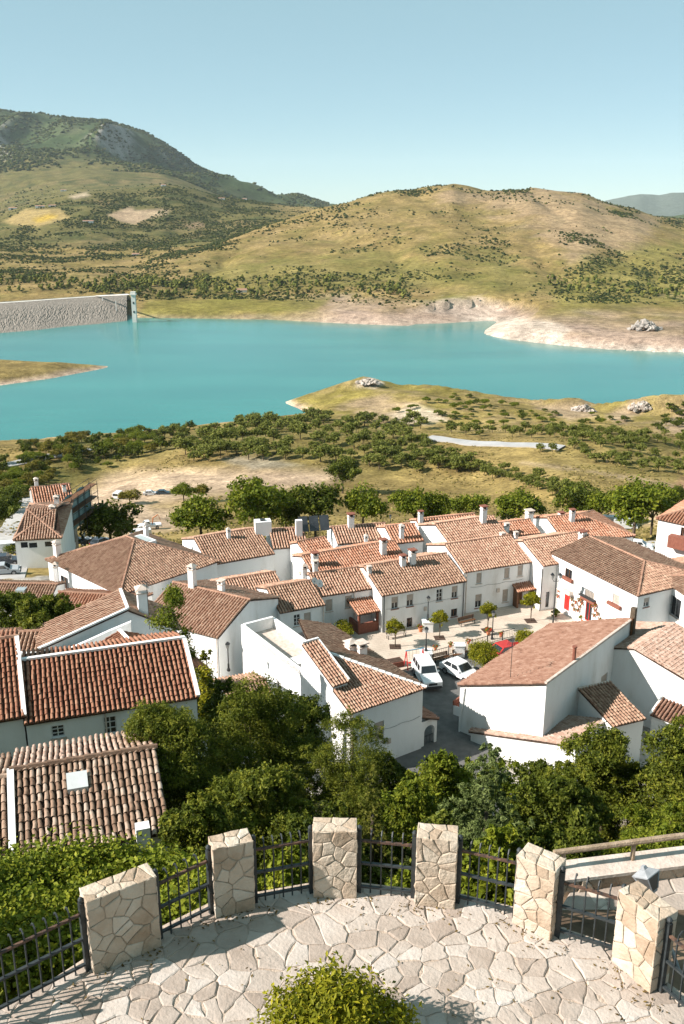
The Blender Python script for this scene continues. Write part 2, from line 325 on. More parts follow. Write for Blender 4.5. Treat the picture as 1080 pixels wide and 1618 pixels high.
# ------------------------------------------------------------------ ground sheet
def in_px(PX, PY, pts):
    return inside(np.stack([PX, PY], 1), np.array(pts, float))
def soft(PX, PY, pts, w, jit=0):
    P = np.stack([PX, PY], 1); poly = np.array(pts, float)
    return np.clip(sdf(P, poly)/w+.5+jit, 0, 1)
def build_ground():
    ny, nx = 760, 430
    k = np.linspace(0, 1, ny); yy = 42*(np.exp(k*math.log(15500/42+1))-1)-30
    uu = np.linspace(-.80, .80, nx)
    X = (yy[:, None]+52)*uu[None, :]; Y = np.repeat(yy[:, None], nx, 1)
    x, y = X.ravel(), Y.ravel(); z = H(x, y)
    PX, PY = proj(x, np.maximum(y, 5), z)
    n1 = fbm(x/45, y/45, 4)*2; n2 = fbm(x/12, y/12, 3)*2; nb = fbm(x/160, y/160, 4)*2
    C = np.zeros((len(x), 3))
    def put(c, w): C[:] = C*(1-w[:, None])+np.array(c)*w[:, None]
    one = np.ones_like(x)
    straw = (.36,.255,.125); green = (.115,.125,.035); dirt = (.56,.43,.34); sand = (.55,.44,.345); earth = (.20,.145,.095)
    put(earth, one)
    wj = n2*4
    nearm = (y >= 112+wj) & (y < 800)
    g = np.clip(.62+n1*.9+n2*.5, 0, 1)
    put((.27,.205,.085), nearm*1.); put((.34,.265,.12), nearm*g*.9); put((.16,.15,.045), nearm*np.clip(n1*1.8-.15, 0, 1)*.8)
    # the bare lot, tracks and banks beyond the village
    lot = soft(PX, PY, [(100,790),(165,748),(240,738),(520,738),(560,752),(500,775),(330,786),(240,800),(330,815),(300,835),(170,860),(60,800)], 22, n1*.8)
    put(dirt, nearm*lot*.95)
    for pts in ([(930,742),(1000,752),(1080,768),(1080,776),(1000,760),(930,748)], [(640,822),(800,815),(1000,800),(1080,800),(1080,830),(640,838)], [(820,728),(905,738),(935,746),(905,744),(820,733)]):
        put((.45,.35,.245), nearm*soft(PX, PY, pts, 5, n2*.4)*.8)
    put((.36,.22,.15), nearm*soft(PX, PY, [(1040,790),(1080,752),(1100,800),(1060,812)], 12)*.9)
    put((.12,.125,.04), nearm*soft(PX, PY, [(-50,800),(0,745),(120,705),(260,690),(300,700),(200,735),(100,790),(40,830),(-50,850)], 30, n1)*.75)
    put((.15,.145,.05), nearm*soft(PX, PY, [(270,700),(480,655),(640,668),(760,735),(560,760),(400,735)], 25, n1*1.2)*.55)
    put((.35,.33,.31), nearm*soft(PX, PY, [(350,725),(420,722),(480,735),(400,745)], 9, n2)*.6)
    # peninsula: grass with pale banks
    pen = nearm*soft(PX, PY, [(430,650),(440,625),(560,590),(700,605),(900,635),(1090,615),(1090,690),(880,672),(700,690),(560,662)], 8)
    put((.33,.255,.115), pen); put((.24,.21,.055), pen*np.clip(.45+n1*1.5, 0, 1)*.8); put((.40,.30,.20), pen*np.clip(n2*1.4+.05, 0, 1)*.7)
    put((.62,.53,.44), nearm*soft(PX, PY, [(612,655),(650,640),(680,645),(706,664),(640,672)], 8, n2*.5)*.9)
    put((.46,.35,.26), nearm*soft(PX, PY, [(540,640),(600,618),(640,640),(600,665)], 20, n2)*.7)
    put((.60,.52,.45), nearm*soft(PX, PY, [(555,612),(585,592),(608,606),(590,614)], 4, n2*.4))
    for pts in ([(845,640),(920,632),(945,660),(900,668)], [(955,655),(1000,630),(1020,650),(985,668)], [(1030,680),(1085,640),(1090,690)]):
        put((.42,.32,.235), nearm*soft(PX, PY, pts, 10, n2*.8)*.85)
    rim = np.clip(1-(z-ZL)/2.6+n2*.4, 0, 1)*(y > 250)*(z > ZL-3)
    put((.60,.47,.43), rim*(y < 800)*.9)
    # far shore and hills
    fm = y >= 800
    put(straw, fm*1.); put((.27,.205,.085), fm*np.clip(.5+nb*1.1, 0, 1)); put((.40,.285,.16), fm*np.clip(n1*1.1+nb*.4, 0, 1)*.7)
    put((.13,.125,.045), fm*np.clip(n1*1.3-.25-nb*.5, 0, 1)*.8)
    n3 = fbm(x/26, y/34, 3)*2
    put((.15,.145,.042), fm*np.clip(n3*1.7, 0, 1)*.62); put((.46,.33,.20), fm*np.clip(-n3*1.5-.15, 0, 1)*.55)
    r = fm*soft(PX, PY, [(690,310),(860,290),(960,320),(1040,345),(1000,400),(900,410),(840,350),(740,325)], 26, n1*1.2)
    put((.47,.335,.245), r*.7)
    put((.20,.20,.055), fm*soft(PX, PY, [(330,480),(300,430),(520,400),(660,400),(820,420),(900,470),(700,470),(520,462)], 30, n1*1.3)*.5)
    put((.29,.26,.08), fm*soft(PX, PY, [(930,410),(1080,380),(1090,480),(860,500),(880,455)], 22, n1)*.7)
    bank = fm*(y < 2000)*np.clip((17-(z-ZL))/9+n1*.5, 0, 1)*np.clip((PX-430)/130+n1*.4, 0, 1)
    put((.50,.365,.335), bank*.9)
    put((.68,.575,.56), fm*(y < 2000)*np.clip((5-(z-ZL))/4+n2*.5, 0, 1)*np.clip((PX-700)/60, 0.3, 1)*.95)
    put((.68,.57,.55), fm*soft(PX, PY, [(760,528),(800,500),(870,508),(900,520),(880,540),(800,535)], 8, n2*.3)*.8)
    put((.60,.48,.46), fm*soft(PX, PY, [(640,490),(700,472),(760,470),(820,492),(740,505)], 9, n2*.7)*.7)
    put((.25,.225,.06), fm*(y < 1500)*soft(PX, PY, [(220,500),(230,475),(300,470),(520,472),(500,492),(300,500)], 8, n1)*.75)
    mid = fm*(y > 2000)*np.clip((470-PX)/60, 0, 1)
    put((.155,.145,.06), mid*.85); put((.075,.09,.035), mid*np.clip(n1*1.4+nb*1.2+.15, 0, 1)*.9); put((.30,.22,.12), mid*np.clip(nb*1.3-n1*.9-.15, 0, 1)*.8)
    for pts, c in (([(5,350),(40,330),(95,330),(110,345),(60,358),(20,355)], (.46,.34,.17)), ([(50,346),(80,338),(92,343),(60,352)], (.62,.42,.09)), ([(170,340),(205,326),(212,333),(260,330),(235,345),(212,355),(190,350)], (.55,.40,.31)),
                   ([(108,310),(135,304),(142,309),(115,314)], (.60,.48,.40)), ([(290,355),(318,350),(326,358),(300,362)], (.40,.28,.2)), ([(225,338),(270,330),(262,340),(240,344)], (.50,.38,.28))):
        put(c, fm*(y > 2000)*soft(PX, PY, pts, 5, n1*.25)*.92)
    C[:] = C*np.where(y > 800, .66, .72)[:, None]; C[:, 1] *= np.where(y > 800, .99, .955); C[:, 2] *= np.where(y > 112, .84, 1.0)
    mt = np.clip((y-4900)/500, 0, 1)
    put((.048,.070,.026), mt); put((.028,.043,.017), mt*np.clip(nb*1.6+.1, 0, 1)*.8); put((.095,.10,.05), mt*np.clip(.1-nb*1.5, 0, 1)*.8)
    e = 60; sl = np.abs(H(x+e, y)-z)/e
    put((.27,.245,.225), mt*np.clip((sl-.62)*2.6+n1*.8, 0, 1)*.8)
    put((.30,.26,.24), mt*soft(PX, PY, [(-20,290),(-20,225),(20,240),(60,275),(50,300)], 16, n1*1.5+n2)*.75)
    put((.10,.12,.10), np.clip((y-9000)/600, 0, 1))
    # ground under the village and the slope
    tm = (y > 55) & (y < 112+wj)
    put((.36,.33,.29), tm*np.clip((y-58)/6, 0, 1)*1.)
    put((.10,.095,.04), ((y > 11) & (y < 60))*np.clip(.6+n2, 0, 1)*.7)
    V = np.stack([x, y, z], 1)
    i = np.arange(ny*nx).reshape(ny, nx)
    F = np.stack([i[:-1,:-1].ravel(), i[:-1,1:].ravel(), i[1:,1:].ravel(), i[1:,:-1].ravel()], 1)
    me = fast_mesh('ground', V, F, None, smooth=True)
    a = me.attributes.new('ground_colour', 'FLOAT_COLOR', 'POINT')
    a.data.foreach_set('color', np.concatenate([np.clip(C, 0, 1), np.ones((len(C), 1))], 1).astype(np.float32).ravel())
    m = bpy.data.materials.new('earth_and_grass'); t, N, L, b = nodes(m)
    at = N.new('ShaderNodeAttribute'); at.attribute_name = 'ground_colour'; geo = N.new('ShaderNodeNewGeometry')
    val = None
    for s_, amp in ((.9, .55), (.13, .5), (.022, .35)):
        no = N.new('ShaderNodeTexNoise'); no.inputs['Scale'].default_value = s_; no.inputs['Detail'].default_value = 7; no.inputs['Roughness'].default_value = .7
        L.new(geo.outputs['Position'], no.inputs['Vector'])
        mr = N.new('ShaderNodeMapRange'); mr.inputs[1].default_value = .3; mr.inputs[2].default_value = .7; mr.inputs[3].default_value = 1-amp; mr.inputs[4].default_value = 1+amp
        L.new(no.outputs['Fac'], mr.inputs[0])
        if val is None: val = mr.outputs[0]
        else:
            mu = N.new('ShaderNodeMath'); mu.operation = 'MULTIPLY'; L.new(val, mu.inputs[0]); L.new(mr.outputs[0], mu.inputs[1]); val = mu.outputs[0]
    vm = N.new('ShaderNodeVectorMath'); vm.operation = 'SCALE'; L.new(at.outputs['Color'], vm.inputs[0]); L.new(val, vm.inputs['Scale'])
    L.new(vm.outputs[0], b.inputs['Base Color']); b.inputs['Roughness'].default_value = 1; b.inputs['Specular IOR Level'].default_value = .05
    me.materials.append(m)
    tag(link('ground', me), kind='structure')
build_ground()
# ------------------------------------------------------------------ lake
wm = bpy.data.materials.new('turquoise_water'); t, N, L, b = nodes(wm)
geo = N.new('ShaderNodeNewGeometry'); mp = N.new('ShaderNodeMapping'); mp.inputs['Scale'].default_value = (.006, .018, 1); L.new(geo.outputs['Position'], mp.inputs[0])
no = N.new('ShaderNodeTexNoise'); no.inputs['Scale'].default_value = 1; no.inputs['Detail'].default_value = 5; L.new(mp.outputs[0], no.inputs['Vector'])
r = ramp(N, [(.35, (.018,.165,.152)), (.65, (.030,.205,.182))]); L.new(no.outputs['Fac'], r.inputs[0]); L.new(r.outputs[0], b.inputs['Base Color'])
b.inputs['Roughness'].default_value = .16; b.inputs['Specular IOR Level'].default_value = .35
n2 = N.new('ShaderNodeTexNoise'); n2.inputs['Scale'].default_value = .9; n2.inputs['Detail'].default_value = 4; L.new(geo.outputs['Position'], n2.inputs['Vector'])
bp = N.new('ShaderNodeBump'); bp.inputs['Strength'].default_value = .35; bp.inputs['Distance'].default_value = .12; L.new(n2.outputs['Fac'], bp.inputs['Height']); L.new(bp.outputs[0], b.inputs['Normal'])
q = MB(); q.poly([(-1700,330,ZL),(1700,330,ZL),(1700,1600,ZL),(-1700,1600,ZL)])
tag(q.build('lake_water', wm), kind='structure')
# ------------------------------------------------------------------ dam with its intake tower
ROCK = pmat('rockfill', [(.25,(.08,.068,.056)),(.45,(.185,.158,.132)),(.7,(.32,.28,.235))], .5, .95, .6, .5, detail=8)
CONC = pmat('pale_concrete', [(.3,(.55,.52,.47)),(.7,(.70,.67,.62))], .1, .9)
dam = thing('dam', 'long grey rockfill dam closing the lake below the mountain', 'dam', U(100, 500, ZL))
def build_dam():
    d0 = dam.location; V = []; nxs, nys = 240, 30
    toe = [(-160,542),(0,527),(60,522),(100,517),(160,512),(215,506),(232,504)]
    crest = [(-160,486),(0,479),(60,475),(100,472),(160,468),(215,464),(232,463)]
    cz = -66.
    for j in range(nys):
        v = j/(nys-1)
        for i in range(nxs):
            px = -160+360*i/(nxs-1)
            a = U(px, np.interp(px, *zip(*toe)), ZL-1.5); c = U(px, np.interp(px, *zip(*crest)), cz)
            a = U(px, np.interp(px, *zip(*toe)), ZL); a.z = ZL-.6
            p = a*(1-v)+c*v; s = .42*sin(pi*min(v*1.15, 1))**.5
            p = p+Vector((rnd.uniform(-1,1), rnd.uniform(-1,1), rnd.uniform(-1,1)))*s*(v < .98); V.append(p-d0)
    top = [(V[(nys-1)*nxs+i]+Vector((0, 9, .0))) for i in range(nxs)]
    back = [t+Vector((0, 40, -22)) for t in top]
    F = [(j*nxs+i, j*nxs+i+1, (j+1)*nxs+i+1, (j+1)*nxs+i) for j in range(nys-1) for i in range(nxs-1)]
    link('rock_face', fast_mesh('rock_face', [tuple(p) for p in V], F, ROCK), dam)
    n = nxs; m = MB(); e = [V[(nys-1)*nxs+i] for i in range(nxs)]
    m.add(e+top+back, [(i, i+1, n+i+1, n+i) for i in range(n-1)]+[(n+i, n+i+1, 2*n+i+1, 2*n+i) for i in range(n-1)])
    m.build('crest_road', CONC, dam)
    m = MB(); m.tube([p+Vector((0,.3,.9)) for p in e[::3]], .28, 4); m.build('parapet', CONC, dam)
build_dam()
tw = U(213, 509, ZL); tower = thing('intake_tower', 'white concrete intake tower standing in the water at the end of the dam', 'tower', tw)
th = Vd(213, 466, tw.y).z-ZL
m = MB(); m.box(-2.3,2.3,-2.2,2.2,-4,th); m.build('shaft', CONC, tower)
m = MB(); m.box(-3.4,3.4,-3.2,3.2,th,th+1.3); m.build('cap', CONC, tower)
m = MB(); m.box(-2.6,2.6,-2.4,2.4,th+1.3,th+3.6); m.build('cabin', CONC, tower)
for z_ in (th*.35, th*.68):
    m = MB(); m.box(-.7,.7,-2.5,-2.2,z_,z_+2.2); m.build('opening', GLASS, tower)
ft = thing('footbridge', 'slim concrete footbridge from the dam crest to the intake tower', 'bridge', tw)
e = U(150, 468, -66)-tw; m = MB(); m.bar((-3.4,0,th+.5), (e.x,e.y,19.3), 2.4, .7); m.build('deck', CONC, ft)
for s in (-1, 1):
    m = MB(); m.bar((-3.4,s*1.1,th+1.6), (e.x,e.y+s*1.1,20.4), .15); m.build('handrail', GREYMETAL, ft)
for f in (.45, .8):
    m = MB(); m.box(e.x*f-.5,e.x*f+.5,e.y*f-.6,e.y*f+.6,-4+22*f*.6,19.0); m.build('pier', CONC, ft)
# ------------------------------------------------------------------ leaf and bush builders
def unit(n, g): v = g.normal(size=(n, 3)); return v/np.linalg.norm(v, axis=1)[:, None]
def leaf_cloud(lobes, n, size, g, clump=26, sig=.16, up=.35, shell=.5, asp=.5, gap=None):
    """small leaf faces gathered in sprays through the volume of several lobes"""
    lobes = np.array(lobes, float); vol = np.prod(lobes[:, 3:], 1)**.66; nc = max(4, n//clump)
    k = g.choice(len(lobes), nc, p=vol/vol.sum()); d = unit(nc, g); d[:, 2] = np.where(d[:, 2] < -.3, -d[:, 2]*.5, d[:, 2])
    d /= np.linalg.norm(d, axis=1)[:, None]
    r = shell+(1.03-shell)*g.random(nc)**.6
    L_ = lobes[k]; cen = L_[:, :3]+d*L_[:, 3:]*r[:, None]
    ct = g.random(nc); rad = L_[:, 3:].mean(1)
    idx = np.repeat(np.arange(nc), clump); m = len(idx)
    P = cen[idx]+g.normal(size=(m, 3))*(sig*np.minimum(rad, 1.6+.25*rad))[idx][:, None]
    nrm = unit(m, g)*.9+d[idx]*.6+np.array([0, 0, up]); nrm /= np.linalg.norm(nrm, axis=1)[:, None]
    a = np.cross(nrm, unit(m, g)); a /= np.linalg.norm(a, axis=1)[:, None]; b = np.cross(nrm, a)
    s = size*(.6+.8*g.random(m))[:, None]
    V = np.stack([P-a*s, P+b*s*asp+nrm*s*.12, P+a*s, P-b*s*asp+nrm*s*.12], 1).reshape(-1, 3)
    F = np.arange(m*4).reshape(m, 4)
    return V, F, np.clip(.65*ct[idx]+.45*g.random(m)-.05, 0, 1)
def crown_mesh(name, mat, *a, **k):
    V, F, t = leaf_cloud(*a, **k); return fast_mesh(name, V, F, mat, t)
def trunk_mesh(h, r, tips, name='trunk', lean=(0,0)):
    m = MB(); top = Vector((lean[0], lean[1], h))
    m.tube([(0,0,-.6),(lean[0]*.2,lean[1]*.2,h*.35),(lean[0]*.6,lean[1]*.6,h*.7),top], [r*1.25,r,r*.85,r*.7], 7)
    for tp in tips:
        tp = Vector(tp); b = Vector((lean[0]*.6, lean[1]*.6, h*.7)); mid = b.lerp(tp, .5)+Vector((0,0,.12*h))
        m.tube([b, mid, tp], [r*.6, r*.4, r*.12], 5)
    return m.mesh(name, BARK, True)
def tree(name, label, base, trunk, crown, group=None, cat='tree', rz=0., sc_=1., extra=None):
    o = thing(name, label, cat, base, rz, group); o.scale = (sc_,)*3
    if trunk: link('trunk', trunk, o)
    link('crown', crown, o)
    return o
def round_lobes(w, h, z0, g, n=7, flatten=.8):
    """an uneven crown of total width w from z0 to z0+h"""
    L_ = [(0,0,z0+h*.5,w*.30,w*.30,h*.42)]
    for i in range(n):
        a = 2*pi*i/n+g.uniform(-.4,.4); rr = w*g.uniform(.2,.34); s = w*g.uniform(.15,.24)
        L_.append((cos(a)*rr, sin(a)*rr, z0+h*g.uniform(.28,.75), s, s, s*flatten))
    return L_
# ------------------------------------------------------------------ scrub on the far hills (one mass nobody could count)
ICO = np.array([(0,0,1),(.89,0,.45),(.28,.85,.45),(-.72,.53,.45),(-.72,-.53,.45),(.28,-.85,.45),(.72,.53,-.3),(-.28,.85,-.3),(-.89,0,-.3),(-.28,-.85,-.3),(.72,-.53,-.3)])
ICF = np.array([(0,1,2),(0,2,3),(0,3,4),(0,4,5),(0,5,1),(1,6,2),(2,7,3),(3,8,4),(4,9,5),(5,10,1),(2,6,7),(3,7,8),(4,8,9),(5,9,10),(1,10,6)])
def blobs(P, rad, g, hz=.8):
    n = len(P); V = ICO[None]*(1+.35*g.normal(size=(n, 11, 1)))*rad[:, None, None]; V[:, :, 2] *= hz
    V = V+P[:, None, :]+np.array([0,0,.25])*rad[:, None, None]
    return V.reshape(-1, 3), (ICF[None]+np.arange(n)[:, None, None]*11).reshape(-1, 3)
HILLDENSE = [  # photo outlines of the bushy stretches, density
 ([(330,480),(420,440),(520,400),(600,385),(640,400),(560,440),(450,470)], .5), ([(540,440),(600,385),(760,360),(840,390),(860,420),(760,430),(640,470),(560,470)], .75),
 ([(870,465),(900,430),(960,390),(990,405),(930,435),(895,470)], 1.5), ([(850,490),(950,455),(1080,440),(1090,515),(960,500)], 1.2), ([(880,370),(960,360),(980,400),(900,392)], .7),
 ([(1000,425),(1090,400),(1090,440),(1010,440)], 1.0), ([(0,470),(0,430),(60,450),(130,440),(250,410),(330,420),(330,462),(230,466),(100,470)], 1.2),
 ([(-20,440),(-20,380),(120,395),(330,365),(420,350),(330,395),(180,430),(60,450)], 1.9), ([(0,395),(60,335),(160,310),(280,298),(430,325),(440,345),(340,370),(200,380),(80,370)], 1.3),
 ([(300,400),(440,350),(560,322),(600,330),(500,365),(380,400),(320,420)], 1.1), ([(700,300),(860,290),(900,305),(760,312)], .5),
 ([(200,470),(330,445),(560,455),(640,470),(520,476),(230,482)], .9), ([(1040,350),(1090,340),(1090,360)], 1.2), ([(480,350),(520,325),(720,290),(730,298),(560,330)], 1.0), ([(790,300),(850,292),(880,300),(840,306)], 1.6), ([(925,330),(960,322),(1010,335),(980,345)], 1.5)]
def hill_scrub():
    g = np.random.default_rng(5); n = 420000
    y = np.exp(g.uniform(math.log(1090), math.log(4300), n)); px = g.uniform(-60, 1140, n)
    x = (px-540)/FPX*(y*CT+100*ST); z, ys = far_h(x, y); PX, PY = proj(x, y, z)
    dens = np.full(n, .085)
    for pts, w in HILLDENSE: dens = np.maximum(dens, w*.8*soft(PX, PY, pts, 18))
    dens *= np.clip(.45+fbm(x/75, y/75, 3)*5.5+fbm(x/220, y/220, 2)*2, 0.02, 2.4); dens *= np.clip((y/2200), .35, 1.5)
    fields = np.zeros(n)
    for pts in ([(5,352),(40,330),(95,330),(110,345),(60,358)], [(170,340),(205,326),(260,330),(235,345),(212,356),(190,352)], [(108,310),(135,304),(142,309),(115,314)]): fields = np.maximum(fields, in_px(PX, PY, pts)*1.)
    ok = (g.random(n) < dens) & (z > ZL+11) & (fields < .5) & (y > ys+30)
    kk = np.flatnonzero(ok); g.shuffle(kk); ok[kk[44000:]] = False
    P = np.stack([x, y, z], 1)[ok]; m = len(P)
    rad = (.6+2.2*g.random(m)**2.2)*np.clip((P[:, 1]/1700)**.6, .75, 1.7)
    V, F = blobs(P, rad, g)
    mt = pmat('hill_scrub', [(.1,(.016,.024,.008)),(.5,(.034,.046,.013)),(.9,(.085,.082,.026))], .05, 1, tint=.7, spec=.05)
    tag(link('hill_scrub', fast_mesh('hill_scrub', V, F, mt, np.repeat(g.random(m), 15))), 'dark green bushes and small trees dotted over the hills across the lake', 'scrub', kind='stuff')
    n = 15000; y = g.uniform(4700, 6950, n); px = g.uniform(-60, 520, n); x = (px-540)/FPX*(y*CT+20*ST); z, ys = far_h(x, y)
    ok = g.random(n) < np.clip(.55+fbm(x/260, y/260, 3)*3.5, .03, 1); P = np.stack([x, y, z], 1)[ok]; m = len(P)
    V, F = blobs(P, g.uniform(4, 11, m), g, .7)
    tag(link('mountain_scrub', fast_mesh('mountain_scrub', V, F, mt, np.repeat(g.random(m), 15))), 'dark scrub speckled over the mountain at the left', 'scrub', kind='stuff')
    # the belt of taller trees along the far shore
    n = 2600; px = np.concatenate([g.uniform(-40, 330, 1500), g.uniform(200, 640, 700), g.uniform(860,1100,400)]); y = g.uniform(1150, 1560, n); x = (px-540)/FPX*(y*CT+110*ST)
    z, ys = far_h(x, y); PX, PY = proj(x, y, z)
    ok = (y > ys+95) & (z > ZL+12) & (PY < 474) & (PY > 440) & (g.random(n) < np.clip(.45+fbm(x/40, y/40, 3)*3, .05, 1))
    P = np.stack([x, y, z], 1)[ok]; r = g.uniform(1.8, 4.0, len(P))
    allV = []; allT = []; base = 0; allF = []
    for sub in range(4):
        Q = P+g.normal(size=P.shape)*r[:, None]*.45; Q[:, 2] = P[:, 2]+r*(.4+.45*sub)
        V, F = blobs(Q, r*.62, g, 1.0); allV.append(V); allF.append(F+base); base += len(V); allT.append(np.repeat(g.random(len(P)), 15))
    mt = pmat('shore_wood', [(.1,(.035,.05,.012)),(.5,(.085,.095,.022)),(.9,(.17,.155,.035))], .05, 1, tint=.7, spec=.05)
    tag(link('shore_wood', fast_mesh('shore_wood', np.vstack(allV), np.vstack(allF), mt, np.concatenate(allT))), 'loose belt of yellow green trees along the far lake shore', 'wood', kind='stuff')
hill_scrub()
# rocks that stick out of the shore
def boulder(name, label, px, py, w, h, mat, on=None):
    g0 = ground_at(px, py); o = thing(name, label, 'rock', g0); V, F = [], []
    g = np.random.default_rng(int(px)); n = 70
    for i in range(n):
        a = g.uniform(0, 2*pi); rr = g.random()**.6; P = np.array([[cos(a)*rr*w*.5, sin(a)*rr*w*.35, (1-rr)*h*.5-.6]])
        v, f = blobs(P, np.array([w*g.uniform(.05,.12)]), g, g.uniform(.7, 1.2)*h/w*2.2); F.append(f+len(V)*11); V.append(v)
    link('stone_mass', fast_mesh('stone_mass', np.vstack(V), np.vstack(F), mat), o); return o
PALEROCK = pmat('pale_rock', [(.25,(.20,.165,.14)),(.5,(.36,.31,.265)),(.75,(.50,.445,.40))], .25, .95, .5, 1)
boulder('rock_outcrop', 'pale rounded rock crowning the tip of the grassy peninsula', 583, 607, 17, 5, PALEROCK)
boulder('rock_outcrop', 'grey jagged crag with bushes rising from the pale far bank', 1018, 522, 30, 13, pmat('grey_crag', [(.25,(.16,.14,.125)),(.5,(.30,.27,.24)),(.75,(.45,.41,.37))], .25, .95, .5, 1))
boulder('rock_outcrop', 'dark rough rocks on the knoll beside the water inlet', 1012, 648, 14, 8, PALEROCK)
boulder('rock_outcrop', 'brown broken rocks at the end of the peninsula ridge', 922, 650, 14, 7, PALEROCK)
# ------------------------------------------------------------------ houses
def tile_rows(poly, pitch, tl, g, drop=.0):
    """barrel tiles laid in columns up a roof slope; poly = corners in (t along the eave, s up the slope)"""
    P = np.array(poly, float); t0, t1 = P[:, 0].min(), P[:, 0].max(); out = []
    n = max(2, int(round((t1-t0)/pitch))); w = (t1-t0)/n
    for i in range(n):
        t = t0+(i+.5)*w; ss = []
        for k in range(len(P)):
            a, b = P[k], P[(k+1) % len(P)]
            if (a[0] > t) != (b[0] > t): ss.append(a[1]+(b[1]-a[1])*(t-a[0])/(b[0]-a[0]))
        if len(ss) < 2: continue
        s0, s1 = min(ss), max(ss); s = s0-.04+g.uniform(-.02, .02)
        while s < s1-.08:
            out.append((t+g.normal()*.012, s, min(tl*1.12, s1-s+.02), w)); s += tl
    return out
def tiles_mesh(name, rows, O, ex, es, en, mat, g, seg=5):
    """half-round tiles; O origin, ex along the eave, es up the slope, en roof normal"""
    R_ = np.array(rows); n = len(R_); ang = np.linspace(0, pi, seg+1); k = seg+1
    r = R_[:, 3]*.335
    def ring(s, rr, lift):
        t = R_[:, 0][:, None]-np.cos(ang)[None]*rr[:, None]
        h = np.where(np.sin(ang) < .05, -.055, np.sin(ang))[None]*np.where(np.sin(ang) < .05, 1., 1.15)[None]*np.where(np.sin(ang)[None] < .05, 1., rr[:, None])+lift[:, None]
        return O+t[..., None]*ex+s[:, None, None]*es+h[..., None]*en
    jit = g.normal(size=n)*.010+fbm(R_[:, 0]*.45+g.random()*50, R_[:, 1]*.45, 2)*.16
    lo = ring(R_[:, 1], r*1.06, .045+jit); hi = ring(R_[:, 1]+R_[:, 2], r*.86, .015+jit)
    V = np.concatenate([lo, hi], 1).reshape(-1, 3); b = np.arange(n)[:, None]*2*k
    F = np.concatenate([np.stack([b[:, 0]+j, b[:, 0]+j+1, b[:, 0]+k+j+1, b[:, 0]+k+j], 1) for j in range(seg)])
    tint = np.clip(g.normal(.5, .24, n), 0, 1)
    e = np.stack([b[:, 0]+j for j in (0, seg//3 or 1, seg-(seg//3 or 1), seg)], 1); F = np.concatenate([F, e])
    return fast_mesh(name, V, F, mat, np.tile(tint, seg+1))
HG = np.random.default_rng(21)
class House: pass
HOUSES = {}
def single_tiles(root, rows, O, ex, es, en, g, limit, mesh_cache={}):
    for i, (t, s, ln, w) in enumerate(rows):
        if i >= limit: return rows[i:]
        v = g.integers(0, 3)
        key = (round(w, 3), int(v))
        if key not in mesh_cache:
            r = w*.36; m = MB(); sg = 6; wob = [g.normal()*.006 for _ in range(4)]
            a = [(-cos(pi*j/sg)*r*1.08, 0, sin(pi*j/sg)*r*1.2+.03) for j in range(sg+1)]; a2 = [(-cos(pi*j/sg)*r*.92, 0, sin(pi*j/sg)*r*.86+.045) for j in range(sg+1)]
            c = [(-cos(pi*j/sg)*r*.88+wob[0], .46, sin(pi*j/sg)*r*.85+.012) for j in range(sg+1)]
            mid = [(-cos(pi*j/sg)*r*.98+wob[1], .23, sin(pi*j/sg)*r*.93+.03+wob[2]) for j in range(sg+1)]
            k = sg+1; m.add(a+mid+c+a2, [(j, j+1, k+j+1, k+j) for j in range(sg)]+[(k+j, k+j+1, 2*k+j+1, 2*k+j) for j in range(sg)]+[(j, 3*k+j, 3*k+j+1, j+1) for j in range(sg)])
            mesh_cache[key] = m.mesh('tile', TILE_ONE)
        o = link('tile', mesh_cache[key], root)
        X = Vector(ex); Y = Vector(es); Z = Vector(en); a = g.normal()*.03
        X2 = X*cos(a)+Y*sin(a); Y2 = Y*cos(a)-X*sin(a); sc_ = min(1, ln/.46)
        M = Matrix((X2, Y2*sc_, Z)).transposed().to_4x4(); M.translation = Vector(O)+X*t+Y*s+Z*g.normal()*.008
        o.matrix_local = M
    return []
def slope(h, parent, corners, tile='brown', pitch=.25, tl=.42, single=0, seg=4, name='roof', thick=.09):
    """a tiled roof slope from its corners: eave left, eave right, ridge right, ridge left (local metres)"""
    C = [Vector(c) for c in corners]; ex = (C[1]-C[0]).normalized()
    q = C[2]-C[0]; es = (q-ex*q.dot(ex)).normalized(); en = ex.cross(es)
    m = MB(); n = len(C); hi = [c-en*.055 for c in C]; lo = [c-en*(thick+.055) for c in C]
    m.add(hi+lo, [tuple(range(n)), tuple(range(2*n-1, n-1, -1))]+[(i, n+i, n+(i+1) % n, (i+1) % n) for i in range(n)])
    ro = m.build(name, BED, parent)
    poly = [((c-C[0]).dot(ex), (c-C[0]).dot(es)) for c in C]
    rows = tile_rows(poly, pitch, tl, HG)
    if single: rows = single_tiles(ro, rows, C[0], ex, es, en, HG, single)
    if len(rows):
        o = link('roof_tiles', tiles_mesh('roof_tiles', rows, np.array(C[0]), np.array(ex), np.array(es), np.array(en), TILE[tile], HG, seg), ro); o['kind'] = 'stuff'
    return ro
def ridge(parent, p, q, mat=TILE['mixed'], r=.12, name='ridge_cap'):
    p, q = Vector(p), Vector(q); n = max(2, int((q-p).length/.6)); m = MB()
    for i in range(n):
        a = p.lerp(q, i/n); b = p.lerp(q, (i+1.08)/n); m.tube([a+Vector((0,0,.03)), b], [r*1.12, r*.95], 6)
    return m.build(name, mat, parent)
def band(parent, p, q, w=.22, h=.13, mat=None, name='verge_band'):
    m = MB(); m.bar(Vector(p)+Vector((0,0,h*.5)), Vector(q)+Vector((0,0,h*.5)), w, h); return m.build(name, mat or WHITE, parent)
